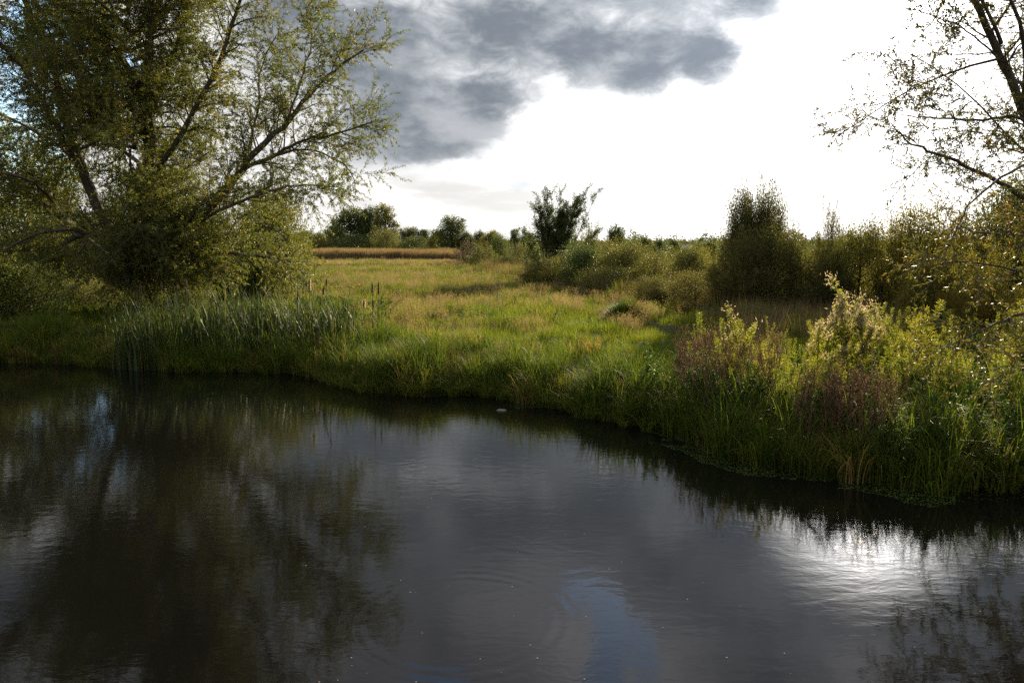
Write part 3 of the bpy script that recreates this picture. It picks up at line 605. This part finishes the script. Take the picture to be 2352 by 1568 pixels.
# the tall twin-topped willow in mid field: its own mesh
p = at(1262, 600, 64); zb = hz(p[0], p[1]); tw = empty('twin_willow', (p[0], p[1], zb), 'tall twin-topped willow with bare slender stems alone in mid field', 'tree')
tt = Tubes(); tl = Leaves(); o5 = np.array([p[0], p[1], zb])
for k in range(36):
    side_ = k % 2; dxx = rng.normal(0, 23); tx = (1243, 1306)[side_] + dxx + 6; ty = 434 + abs(dxx) * 1.6 + rng.exponential(26) if k > 3 else (436, 432, 446, 440)[k]; bx_ = 1264 + dxx * .2 + (side_ - .5) * 14; by_ = 650; w = rng.uniform(.4, .8)
    P = smooth_line([at(bx_, by_, 64), at(bx_ * .62 + tx * .38 + rng.uniform(-4, 4), by_ * .6 + ty * .4, 64 + rng.uniform(-.8, .8)), at(tx, ty, 64 + rng.uniform(-1.5, 1.5))], 6, .015)
    tt.add(P, np.linspace(.05, .008, len(P)), 5)
    for q in range(int(26 * w)):
        sq = rng.uniform(.40, 1.0); p0, t0, _ = sample_line(P, sq); sh = walk(p0, t0 * .8 + unit(rng.normal(size=3)) * .75 + np.array([.05, 0, .35]), rng.uniform(.7, 2.1) * (1.3 - .85 * sq), 4, .12)
        tt.add(sh[::2], (.012, .007, .004), 3); m = 52; f = rng.random(m) * 3.99; i_ = f.astype(int); c = sh[i_] + (sh[i_ + 1] - sh[i_]) * (f - i_)[:, None] + rng.normal(size=(m, 3)) * .07
        tl.add(c, unit(rng.normal(size=(m, 3)) + (0.1, 0, .5)), rng.uniform(.10, .2, m), .055, np.clip(rng.normal(.4, .2, m), 0, 1))
obj('trunk', tt.mesh('twin_stems', M['twig'], o5), tw); obj('crown', tl.mesh('twin_crown', M['green'], o5), tw)

# far-off woods and the reed bed: masses nobody could count
def mass(name, N, fx, d, zt, ll, mat, depth=14, kind='stuff'):
    x = rng.uniform(*fx, N); dd = rng.uniform(*d, N); xx = (x - 1176) / F * dd; env = np.clip(vn(x * .06, dd * .03, 1.0, 4) * 2.2 - .65, 0, 1.5) ** 1.5
    h0 = height(xx, dd); H = zt * (.45 + 1.3 * env); zz = h0 + H * (1 - rng.random(N) ** 1.6 * 1.0)
    L = Leaves(); L.add(np.stack([xx, dd, zz], -1), unit(rng.normal(size=(N, 3)) + (0, 0, .4)), ll * rng.uniform(.6, 1.3, N), ll * .6, np.clip(rng.normal(.4, .22, N), 0, 1))
    tag(obj(name, L.mesh(name, mat)), kind=kind)
mass('distant_wood', 50000, (300, 2500), (330, 430), 4.6, .8, M['far'])
mass('distant_wood', 30000, (300, 2500), (560, 640), 6.5, 1.5, M['far'])
mass('far_scrub', 40000, (560, 2500), (180, 270), 2.0, .4, M['green'])

# ------------------------------------------------------------------ scattering by geometry nodes (only for masses: grass, sedge, weeds)
def scatter(name, variants, P, rz, sc, tilt=None):
    me = bpy.data.meshes.new(name + '_points'); n = len(P); me.vertices.add(n); me.vertices.foreach_set('co', np.asarray(P, np.float32).ravel())
    rot = np.zeros((n, 3), np.float32); rot[:, 2] = rz
    if tilt is not None: rot[:, 0] = tilt[0]; rot[:, 1] = tilt[1]
    a = me.attributes.new('rot', 'FLOAT_VECTOR', 'POINT'); a.data.foreach_set('vector', rot.ravel())
    s = np.asarray(sc, np.float32); s = np.repeat(s[:, None], 3, 1) if s.ndim == 1 else s
    a = me.attributes.new('scl', 'FLOAT_VECTOR', 'POINT'); a.data.foreach_set('vector', np.ascontiguousarray(s, np.float32).ravel())
    a = me.attributes.new('pick', 'INT', 'POINT'); a.data.foreach_set('value', rng.integers(0, len(variants), n).astype(np.int32))
    src = bpy.data.collections.new(name + '_source')
    for v in variants: src.objects.link(bpy.data.objects.new(name + '_tuft', v))
    o = obj(name, me); ng = bpy.data.node_groups.new(name, 'GeometryNodeTree')
    ng.interface.new_socket('Geometry', in_out='INPUT', socket_type='NodeSocketGeometry'); ng.interface.new_socket('Geometry', in_out='OUTPUT', socket_type='NodeSocketGeometry')
    N = ng.nodes.new; gi = N('NodeGroupInput'); go = N('NodeGroupOutput'); ip = N('GeometryNodeInstanceOnPoints'); ci = N('GeometryNodeCollectionInfo'); mp = N('GeometryNodeMeshToPoints')
    ci.inputs['Collection'].default_value = src; ci.inputs['Separate Children'].default_value = True; ci.inputs['Reset Children'].default_value = True
    ip.inputs['Pick Instance'].default_value = True
    def na(nm, t): q = N('GeometryNodeInputNamedAttribute'); q.data_type = t; q.inputs['Name'].default_value = nm; return q.outputs['Attribute']
    Lk = ng.links.new; Lk(gi.outputs[0], ip.inputs['Points']); Lk(ci.outputs[0], ip.inputs['Instance'])
    Lk(na('pick', 'INT'), ip.inputs['Instance Index']); Lk(na('rot', 'FLOAT_VECTOR'), ip.inputs['Rotation']); Lk(na('scl', 'FLOAT_VECTOR'), ip.inputs['Scale']); Lk(ip.outputs[0], go.inputs[0])
    md = o.modifiers.new('scatter', 'NODES'); md.node_group = ng; tag(o, kind='stuff'); return o
def tuft(n, rad, H, lean, wd, mat, tint=(.4, .15), seg=3, kink=0.0, bend=1.4, seed=False):
    a = rng.uniform(0, 6.283, n); r = np.sqrt(rng.random(n)) * rad; P = np.stack([np.cos(a) * r, np.sin(a) * r, np.full(n, -.03)], -1)
    ang = a + rng.normal(0, .9, n)
    V, Q, T = blades(P, rng.uniform(H[0], H[1], n), rng.uniform(lean[0], lean[1], n), ang, rng.uniform(wd[0], wd[1], n), np.clip(rng.normal(tint[0], tint[1], n), 0, 1), seg, kink, bend)
    if seed:   # airy seed heads: small leaf-like spikelets round each tip
        k = 2 * (seg + 1); tips = V.reshape(n, k, 3)[:, -1]; m = 9; c = np.repeat(tips, m, 0) - np.stack([np.zeros(n * m), np.zeros(n * m), rng.random(n * m) * .2], -1) + rng.normal(size=(n * m, 3)) * (.025, .025, .01)
        D = unit(rng.normal(size=(n * m, 3)) + (0, 0, .8)); s = unit(np.cross(D, rng.normal(size=(n * m, 3)))) * .005
        V2 = np.stack([c, c + D * .02 + s, c + D * .045, c + D * .02 - s], 1).reshape(-1, 3); Q = np.concatenate([Q, np.arange(4 * n * m).reshape(-1, 4) + len(V)]); V = np.concatenate([V, V2]); T = np.concatenate([T, np.full(len(V2), .8)])
    return mesh('tuft', V, Q, mat=mat, tint=T)
def pts_polar(n, r, azr, pw=1.0):
    rr = r[0] * (r[1] / r[0]) ** (rng.random(n) ** pw); a = np.radians(rng.uniform(azr[0], azr[1], n)); return np.sin(a) * rr, np.cos(a) * rr
def ground_pts(x, y, smin, smax=1e9, dz=0.0):
    s = land(x, y); k = (s > smin) & (s < smax); x, y, s = x[k], y[k], s[k]; return np.stack([x, y, height(x, y, s) + dz], -1), s
AZ = (-46, 52)
V1 = [tuft(46, .26, (.22, .50), (.3, 1.3), (.007, .013), M['grass']) for _ in range(6)]
x, y = pts_polar(30000, (9, 75), AZ, .9); P, s = ground_pts(x, y, .5)
d = np.hypot(P[:, 0], P[:, 1]); hgt = .35 + 1.5 * vn(P[:, 0], P[:, 1], .7, 3) ** 1.3; scatter('meadow_grass', V1, P, rng.uniform(0, 6.28, len(P)), hgt * (.85 + d / 90))
V2 = [tuft(40, .5, (.3, .6), (.2, .9), (.02, .035), M['farmeadow'], (.45, .2), 2) for _ in range(4)]
x, y = pts_polar(26000, (50, 260), AZ); P, s = ground_pts(x, y, 3); d = np.hypot(P[:, 0], P[:, 1]); scatter('far_meadow_grass', V2, P, rng.uniform(0, 6.28, len(P)), (.6 + .9 * vn(P[:, 0], P[:, 1], .2, 2)) * (.7 + d / 130))
V3 = [tuft(30, .2, (.45, .8), (.1, .7), (.003, .005), M['dry'], (.5, .2), 3, seed=True) for _ in range(4)]
x, y = pts_polar(15000, (17, 80), AZ, .9); P, s = ground_pts(x, y, 2.6); k = (vn(P[:, 0], P[:, 1], .28, 3) + .34 * rng.random(len(P)) > .68) & ~((P[:, 0] < -7) & (P[:, 1] < 46)) & ~((P[:, 0] > P[:, 1] * .045) & (P[:, 1] < 33 - 8 * vn(P[:, 0], P[:, 1], .3, 2))) & (rng.random(len(P)) < .45); P = P[k]
scatter('seeding_grass', V3, P, rng.uniform(0, 6.28, len(P)), rng.uniform(.7, 1.2, len(P)) * (.8 + np.hypot(P[:, 0], P[:, 1]) / 110))
V4 = [tuft(int(rng.uniform(26, 56)), rng.uniform(.14, .26), (.45, rng.uniform(.9, 1.5)), (.4, rng.uniform(1.5, 2.6)), (.010, rng.uniform(.016, .026)), M['sedge'], (tm, .16), 5, .15, 1.8) for tm in (.1, .25, .35, .45, .55, .75, .95, .3, .5)]
x = rng.uniform(-30, 13, 60000); y = rng.uniform(9, 34, 60000); s = land(x, y); k = (s > -.12) & (s < 3.6) & (rng.random(len(x)) < np.clip(1.1 - s / 4.2, 0, 1) * np.where(s < .55, .62, .36))
P, s = ground_pts(x[k], y[k], -.12); scatter('bank_sedge', V4, P, rng.uniform(0, 6.28, len(P)), (.2 + 1.3 * vn(P[:, 0], P[:, 1], 1.1, 3)) * rng.uniform(.7, 1.2, len(P)))
V4b = [tuft(30, .15, (.7, 1.2), (1.2, 2.0), (.010, .016), M['sedge'], (.5, .25), 5, bend=.8) for _ in range(4)]   # blades lying out over the water
k = (land(x, y) > -.35) & (land(x, y) < .25) & (rng.random(len(x)) < .4 * (vn(x, y, .7, 2) > .42)); P, s = ground_pts(x[k], y[k], -.4); P[:, 2] = np.maximum(P[:, 2], .0)
scatter('trailing_sedge', V4b, P, rng.uniform(0, 6.28, len(P)), rng.uniform(.5, 1.0, len(P)))
V4c = [tuft(40, .2, (.4, .8), (.6, 2.0), (.005, .009), M['dry'], (.2, .2), 4, bend=1.4) for _ in range(3)]
xq = 1176 + x / y * F; k = (land(x, y) > -.05) & (land(x, y) < 2.5) & ((vn(x, y, .5, 2) > .54) & (rng.random(len(x)) < .2) | (xq > 90) & (xq < 285) & (rng.random(len(x)) < .3)); P, s = ground_pts(x[k], y[k], 0); scatter('dead_sedge', V4c, P, rng.uniform(0, 6.28, len(P)), rng.uniform(.7, 1.15, len(P)))

# reed bed across the far field
V5 = [tuft(60, .9, (1.9, 2.7), (.0, .25), (.05, .09), M['reed'], (.4, .22), 3) for _ in range(4)]
n = 5200; xp = rng.uniform(560, 1050, n); dd = rng.uniform(138, 168, n); xx = (xp - 1176) / F * dd; scatter('reed_bed', V5, np.stack([xx, dd, height(xx, dd)], -1), rng.uniform(0, 6.28, n), rng.uniform(.7, 1.0, n))
V5b = [tuft(50, .6, (.6, 1.1), (.1, .6), (.03, .05), M['dry'], (.8, .2), 2) for _ in range(3)]
n = 1800; xp = rng.uniform(600, 1060, n); dd = rng.uniform(112, 137, n); xx = (xp - 1176) / F * dd; scatter('pale_grass_strip', V5b, np.stack([xx, dd, height(xx, dd)], -1), rng.uniform(0, 6.28, n), rng.uniform(.5, .9, n))
# rough brownish herbage under the scrub on the right of the field
V6 = [tuft(44, .35, (.6, 1.25), (.1, .8), (.010, .02), M['reed'], (.25, .25), 3) for _ in range(3)] + [tuft(44, .35, (.5, 1.1), (.2, .9), (.014, .024), M['sedge'], (.5, .25), 3) for _ in range(3)]
n = 16000; xp = rng.uniform(1080, 2450, n); dd = rng.uniform(24, 85, n); lim = np.interp(xp, [1080, 1250, 1450, 1640, 1700, 2450], [85, 62, 46, 35, 28, 22]); k = dd > lim * (0.92 + .16 * rng.random(n)); xx = (xp - 1176) / F * dd; xx, dd = xx[k], dd[k]
scatter('rough_herbage', V6, np.stack([xx, dd, height(xx, dd)], -1), rng.uniform(0, 6.28, len(xx)), rng.uniform(.6, 1.15, len(xx)) * (.75 + dd / 120))

# ------------------------------------------------------------------ bulrushes on the left bank
def rush_leaves(n, spots, H, mat):
    c = np.array([spots[i] for i in rng.integers(0, len(spots), n)]); P = c[:, :2] + rng.normal(size=(n, 2)) * c[:, 2:3]
    s = land(P[:, 0], P[:, 1]); k = s > -.35; P = P[k]; s = s[k]; n = len(P); P3 = np.stack([P[:, 0], P[:, 1], np.maximum(height(P[:, 0], P[:, 1], s), -.15)], -1)
    return blades(P3, rng.uniform(H[0], H[1], n), rng.uniform(.05, 1.25, n), rng.normal(2.9, 1.5, n), rng.uniform(.032, .058, n), np.clip(rng.normal(.28, .22, n), 0, 1), 7, .3, 2.0)
spots = []
for x, y, d, r in [(300, 800, 0, .35), (340, 800, 0, .4), (380, 790, .6, .4), (300, 760, 1, .4), (470, 790, 1, .35), (500, 780, 1, .35), (530, 780, 1.2, .4), (580, 790, 1, .35), (620, 790, .8, .35), (650, 790, .9, .4), (700, 790, .7, .35), (740, 800, .6, .35), (780, 800, .8, .35), (540, 800, .3, .5), (680, 800, .3, .5), (420, 800, .8, .35)]:
    q = onplane(x, y + 25, .3); spots.append((q[0], q[1] + d, r))
V, Q, T = rush_leaves(1400, spots, (1.1, 2.4), M['cattail']); tag(obj('bulrush_leaves', mesh('bulrush_leaves', V, Q, mat=M['cattail'], tint=T)), kind='stuff')
gb = 'bulrush spikes along the left bank'
def bulrush(x, ytop, ybot, lab, fluffy=False, d=None, lean=0.0):
    q = onplane(x, 812, .3) if d is None else at(x, 800, d)[:2]; d = q[1]; x0, y0 = q[0], q[1]; z0 = hz(x0, y0); zt = at(x, ytop, d)[2]; H = zt - z0
    r = empty('bulrush', (x0, y0, z0), lab, 'bulrush', gb); L = (ybot - ytop) / F * d
    P = smooth_line([(0, 0, -.05), (.02, 0, H * .5), (.03 + lean, .02, H - L)], 4); t = Tubes(); t.add(P, .008, 5); obj('stem', t.mesh('bulrush_stem', M['twig']), r)
    top = P[-1]; dn = unit(P[-1] - P[-2]); t = Tubes(); k = np.array([0, .04, .5, .95, 1.0]); t.add(top + dn * (k * L)[:, None], np.array([.006, .018, .021, .018, .004]) * 1.35, 8)
    t.add(top + dn * np.array([[L], [L + .09]]), (.004, .002), 4); obj('spike', t.mesh('bulrush_spike', M['spike']), r)
    if fluffy:
        m = 260; lf = Leaves(); h = rng.random(m); a = unit(rng.normal(size=(m, 3)) * (1, 1, .3)); lf.add(top + dn * (h * L * 1.0)[:, None] + a * .018, unit(a + (0.5, 0, .2)), rng.uniform(.03, .07, m), .012, rng.random(m)); obj('fluff', lf.mesh('bulrush_fluff', M['fluff']), r)
    n = 4; V, Q, T = blades(rng.normal(size=(n, 3)) * (.03, .03, 0), rng.uniform(.6, .95, n) * H, rng.uniform(.1, .8, n), rng.uniform(0, 6.28, n), .018, rng.uniform(.4, 1, n), 6, .5, 2.0)
    obj('leaves', mesh('bulrush_blade', V, Q, mat=M['cattail'], tint=T), r)
for a in [(338, 655, 668, 'short brown bulrush spike highest in the left reed clump', False, None, -.12), (376, 650, 664, 'brown bulrush spike second from the left, above the left reed clump'), (412, 654, 668, 'slim brown bulrush spike just right of the left reed clump'), (433, 640, 660, 'lone tall bulrush spike between the left and middle reed clumps'),
    (686, 668, 690, 'brown bulrush spike leftmost of the right-hand bunch'), (713, 641, 666, 'bulrush with pale fluff bursting from its spike, in the reeds', True), (738, 655, 678, 'leaning brown bulrush spike right of the fluffy one', False, None, .08), (752, 640, 656, 'small bulrush spike standing tallest behind the leaning one'),
    (737, 682, 700, 'lower bulrush spike below the leaning one'), (794, 692, 716, 'thin dark bulrush spike alone in the gap'), (836, 688, 706, 'bulrush with a shredded white fluffy head', True), (856, 651, 672, 'left spike of the tall dark pair at the right end'), (870, 648, 676, 'right and thickest spike of the tall dark pair at the right end'),
    (857, 690, 706, 'low spike between the shredded white head and the tall pair')]: bulrush(*a)
q = onplane(872, 808, .3); V, Q, T = blades(np.stack([q[0] + rng.normal(0, .1, 40), q[1] + rng.normal(0, .1, 40), np.full(40, hz(*q))], -1), rng.uniform(.7, 1.7, 40), rng.uniform(.1, 1.2, 40), rng.uniform(0, 6.28, 40), .02, rng.uniform(.4, 1, 40), 7, .4, 2)
tag(obj('bulrush_clump', mesh('bulrush_clump', V, Q, mat=M['cattail'], tint=T)), 'withered clump of bulrush leaves round the tall dark pair of spikes', 'bulrush')

# ------------------------------------------------------------------ tussock in the meadow
q = onplane(1442, 752, .65); tz = hz(*q); n = 5200; a = rng.uniform(0, 6.283, n); rr = np.sqrt(rng.random(n)); px_ = np.cos(a) * rr * 1.2; py_ = np.sin(a) * rr * .95; pz_ = .78 * (1 - rr ** 2.2)
V, Q, T = blades(np.stack([px_, py_, pz_ - .1], -1), rng.uniform(.25, .5, n), .4 + rr * 1.7, a + rng.normal(0, .35, n), .010, np.clip(rng.normal(.2, .12, n), 0, 1), 3, 0, 1.0)
t = obj('grass_tussock', mesh('grass_tussock', V, Q, mat=M['sedge'], tint=T)); t.location = (q[0], q[1], tz); tag(t, 'big domed green grass tussock alone in the meadow right of centre', 'tussock')

# ------------------------------------------------------------------ weeds on the right bank
def weed(h, leaves, side, ll, mat, tint=(.5, .15), fluff=0, droop=.2, lw=.28, rustm=None):
    """one stem with spiral leaves and short side stems; returns joined mesh with two materials"""
    tb = Tubes(); lf = Leaves(); ff = Leaves(); main = walk((0, 0, -.05), (rng.normal(0, .1), rng.normal(0, .1), 1), h, 7, .05)
    lines = [(main, .007, leaves)]
    for k in range(side):
        p, t_, _ = sample_line(main, rng.uniform(.25, .85)); a = rng.uniform(0, 6.28)
        lines.append((walk(p, (math.cos(a) * .6, math.sin(a) * .6, 1), h * rng.uniform(.2, .4), 4, .08, (0, 0, .08)), .004, leaves // 3))
    for P, r, m in lines:
        tb.add(P, np.linspace(r, r * .35, len(P)), 3); s = .12 + .88 * np.sqrt(rng.random(m)); f = s * (len(P) - 1.001); i = f.astype(int); fr_ = (f - i)[:, None]; c = P[i] * (1 - fr_) + P[i + 1] * fr_
        a = np.arange(m) * 2.4 + rng.normal(0, .3, m); D = np.stack([np.cos(a), np.sin(a), rng.normal(.55, .3, m) - droop * s * 0], -1); ln = ll * rng.uniform(.6, 1.25, m) * (1.15 - .5 * s)
        lf.add(c, D, ln, ln * lw, np.clip(rng.normal(tint[0], tint[1], m), 0, 1))
        if fluff:
            m2 = int(fluff * (1 if P is main else .5)); s = .86 + .18 * rng.random(m2); f = np.clip(s, 0, .999) * (len(P) - 1.001); i = f.astype(int); c = P[i] * (1 - (f - i)[:, None]) + P[i + 1] * (f - i)[:, None] + rng.normal(size=(m2, 3)) * .035
            ff.add(c, unit(rng.normal(size=(m2, 3)) + (0, 0, .5)), rng.uniform(.02, .05, m2), .009, rng.random(m2))
    parts = [(tb.mesh('weed_stem', M['twig'] if rustm is None else M[rustm]), 0), (lf.mesh('weed_leaves', M[mat]), 1)]
    if fluff: parts.append((ff.mesh('weed_fluff', M['fluff']), 2))
    return [p_[0] for p_ in parts]
def join(ms, name='weed'):
    V = []; Q = []; T = []; MI = []; n = 0; mats = []
    for k, me in enumerate(ms):
        v = np.empty(len(me.vertices) * 3, np.float32); me.vertices.foreach_get('co', v); q = np.empty(len(me.loops), np.int32); me.loops.foreach_get('vertex_index', q)
        t = np.full(len(me.vertices), .3, np.float32)
        if 'tint' in me.attributes: me.attributes['tint'].data.foreach_get('value', t)
        V.append(v.reshape(-1, 3)); Q.append(q.reshape(-1, 4) + n); T.append(t); MI.append(np.full(len(q) // 4, k, np.int32)); n += len(t); mats.append(me.materials[0])
    o = mesh(name, np.concatenate(V), np.concatenate(Q), tint=np.concatenate(T))
    for m in mats: o.materials.append(m)
    o.polygons.foreach_set('material_index', np.concatenate(MI)); return o
W1 = [join(weed(rng.uniform(1.1, 1.7), 230, 5, .085, 'weed', (tm, .15), lw=.19)) for tm in (.35, .45, .55, .6, .7, .5)]
W2 = [join(weed(rng.uniform(1.3, 1.8), 110, 5, .10, 'weed', fluff=150)) for _ in range(3)]
W3 = [join(weed(rng.uniform(.7, 1.1), 80, 3, .085, 'nettle', (.4, .2), lw=.5)) for _ in range(5)]
W4 = [join(weed(rng.uniform(.9, 1.5), 40, 6, .03, 'rust', (.5, .3), lw=.5, rustm='rust')) for _ in range(4)]
def region(n, xr, dr, smin=.2, f=None):
    xp = rng.uniform(*xr, n); dd = rng.uniform(*dr, n); xx = (xp - 1176) / F * dd
    if f is not None: k = f(xp, dd); xx, dd = xx[k], dd[k]
    P, s = ground_pts(xx, dd, smin); return P
P = region(1500, (1600, 2700), (13.5, 23), .9, lambda x, d: (vn(x * .01, d, .8, 2) > .32) & (d > np.interp(x, [1600, 1750, 2050, 2300, 2700], [17.5, 15.2, 14.6, 15.5, 15]))); k = rng.random(len(P)) < .62
P = P[k]; scatter('tall_weeds', W1 + W1[:4] + W3[:1] + W4[:1], P, rng.uniform(0, 6.28, len(P)), (.30 + 1.1 * vn(P[:, 0], P[:, 1], .9, 3)) * rng.uniform(.75, 1.1, len(P)))
P = region(900, (1480, 2700), (12, 21), .15); scatter('nettles', W3, P, rng.uniform(0, 6.28, len(P)), rng.uniform(.6, 1.1, len(P)))
P = region(260, (1560, 1790), (15.5, 20.5), .3); scatter('rusty_dock_stems', W4, P, rng.uniform(0, 6.28, len(P)), rng.uniform(.85, 1.25, len(P)))
P = region(230, (1840, 2080), (12.2, 15), .2); scatter('dead_brown_weeds', W4, P, rng.uniform(0, 6.28, len(P)), rng.uniform(.8, 1.15, len(P)))
P = region(340, (1520, 2250), (12, 18), .0); P = P[rng.random(len(P)) < .8]; scatter('broad_sedge', [tuft(34, .16, (.8, 1.5), (.4, 1.9), (.014, .022), M['sedge'], (.5, .2), 6, .1, 2.0) for _ in range(4)], P, rng.uniform(0, 6.28, len(P)), rng.uniform(.55, .95, len(P)))
P = region(420, (760, 1640), (27, 62), 4); P = P[vn(P[:, 0], P[:, 1], .33, 2) > .5]; scatter('meadow_weeds', W4 + W3 + W1[:1], P, rng.uniform(0, 6.28, len(P)), rng.uniform(.35, .75, len(P)))
P = region(900, (780, 1700), (24, 75), 3); P = P[vn(P[:, 0], P[:, 1], .4, 2) > .52]; scatter('coarse_grass_tufts', V6[3:] , P, rng.uniform(0, 6.28, len(P)), rng.uniform(.4, .85, len(P)))
# knee-high ground cover under everything near the bank and under the willow
W5 = [join(weed(rng.uniform(.3, .55), 50, 3, .07, 'nettle', (.5, .25), lw=.45)) for _ in range(4)]
x, y = pts_polar(9000, (20, 48), (-46, -8)); P, s = ground_pts(x, y, .6); k = (P[:, 0] < -5) & (rng.random(len(P)) < .5); P = P[k]; scatter('willow_undergrowth', W5, P, rng.uniform(0, 6.28, len(P)), rng.uniform(.8, 1.6, len(P)))
gw = 'fluffy-topped weeds on the right bank'
for x, d, yt, lab in [(1935, 18.5, 668, 'tallest weed with cream fluffy seed heads on the sunlit right bank'), (1958, 18.2, 690, 'fluffy-topped weed leaning against the right side of the tallest one'), (1915, 18.8, 700, 'fluffy-topped weed just left of the tallest one'), (1998, 18, 700, 'second tallest fluffy weed, set apart to the right'), (1985, 18.3, 722, 'lower fluffy weed between the tallest and the second tallest'), (1880, 18.5, 732, 'short fluffy weed leftmost of the cream-topped ones'), (2012, 18.2, 735, 'short fluffy weed rightmost of the cream-topped ones'), (1712, 18, 718, 'weed with a pale green bushy tip at the left end of the sunlit bank')]:
    p = at(x, 800, d); z0 = hz(p[0], p[1]); H = at(x, yt, d)[2] - z0; ms = weed(1.0, 150, 7, .07, 'weed', fluff=130 if x != 1712 else 60)
    r = empty('fluffy_weed', (p[0], p[1], z0), lab, 'weed', gw, scale=(H * .9, H * .9, H)); [obj(n, me, r) for n, me in zip(('stem', 'leaves', 'seed_head'), ms)]
    for c_ in r.children:
        if c_.name.startswith('seed_head'): c_['kind'] = 'stuff'

# ------------------------------------------------------------------ on the water: duckweed mats, seeds, stones
n = 330000; x = rng.uniform(-14, 11, n); y = rng.uniform(10.5, 26, n); s = land(x, y); xp = 1176 + x / y * F
k = (s < .1) & (s > -.75) & (vn(x, y, 1.1, 3) > np.where((xp > 1480) & (xp < 1850) | (xp > 1950) & (xp < 2230), .30, .46) + (-s) * .24) & (((xp > 1180) & (xp < 2230)) | (rng.random(n) < .12)); x, y = x[k], y[k]; m = len(x); r_ = rng.uniform(.006, .016, m); a = rng.uniform(0, 6.28, m); z = rng.uniform(.004, .012, m)
V = np.stack([np.stack([x + r_ * np.cos(a + q), y + r_ * np.sin(a + q), z], -1) for q in (0, 1.57, 3.14, 4.71)], 1).reshape(-1, 3)
tag(obj('duckweed', mesh('duckweed', V, np.arange(4 * m).reshape(-1, 4), mat=M['duck'], tint=np.repeat(rng.random(m), 4))), kind='stuff')
n = 80; xp = rng.uniform(700, 2300, n); yp = rng.uniform(960, 1568, n); q = [onplane(a_, b_) for a_, b_ in zip(xp, yp)]; x = np.array([c[0] for c in q]); y = np.array([c[1] for c in q]); k = land(x, y) < -.3; x, y = x[k], y[k]; m = len(x); r_ = rng.uniform(.004, .010, m); a = rng.uniform(0, 6.28, m)
V = np.stack([np.stack([x + r_ * np.cos(a + q_), y + r_ * np.sin(a + q_), np.full(m, .008)], -1) for q_ in (0, 1.57, 3.14, 4.71)], 1).reshape(-1, 3)
tag(obj('floating_seeds', mesh('floating_seeds', V, np.arange(4 * m).reshape(-1, 4), mat=M['fluff'], tint=np.ones(4 * m))), kind='stuff')
def stone(x, y, r, lab):
    import bmesh
    bm = bmesh.new(); bmesh.ops.create_icosphere(bm, subdivisions=3, radius=1)
    for v in bm.verts: f = 1 + .25 * (vn(v.co.x * 2 + x, v.co.y * 2 + v.co.z, 1, 2) - .5); v.co = Vector((v.co.x * r * 1.5 * f, v.co.y * r * f, v.co.z * r * .4 * f))
    me = bpy.data.meshes.new('stone'); bm.to_mesh(me); bm.free(); me.materials.append(M['stone']); me.polygons.foreach_set('use_smooth', [True] * len(me.polygons))
    q = onplane(x, y); o = obj('stone', me); o.location = (q[0], q[1], .01); tag(o, lab, 'stone', 'pale stones at the water surface')
M['stone'] = bark('pale_stone', (.10, .095, .08), (.22, .21, .18), 30)
stone(1152, 943, .085, 'wet pale stone barely breaking the open water off the grassy bank'); stone(1370, 949, .08, 'pale stone among duckweed close under the bank')

def smoke():
    import bmesh
    bm = bmesh.new(); bmesh.ops.create_icosphere(bm, subdivisions=3, radius=1); me = bpy.data.meshes.new('smoke'); bm.to_mesh(me); bm.free()
    m, g = material('drifting_smoke'); tc = g.n('ShaderNodeTexCoord').outputs['Object']
    d = g.ss(g.vm('LENGTH', tc, out=1), .2, 1.0, 1, 0); n = g.ss(g.noise(tc, 2.2, 4, .6), .38, .7)
    v = g.n('ShaderNodeVolumePrincipled'); g.put(v.inputs['Density'], g.m('MULTIPLY', g.m('MULTIPLY', d, n), .32)); v.inputs['Color'].default_value = (.75, .82, .95, 1)
    o_ = g.n('ShaderNodeOutputMaterial'); m.node_tree.links.new(v.outputs[0], o_.inputs['Volume']); me.materials.append(m)
    p = at(1572, 572, 215); o = obj('smoke', me); o.location = p; o.scale = (4.6, 4, 2.0); tag(o, kind='stuff')
smoke()
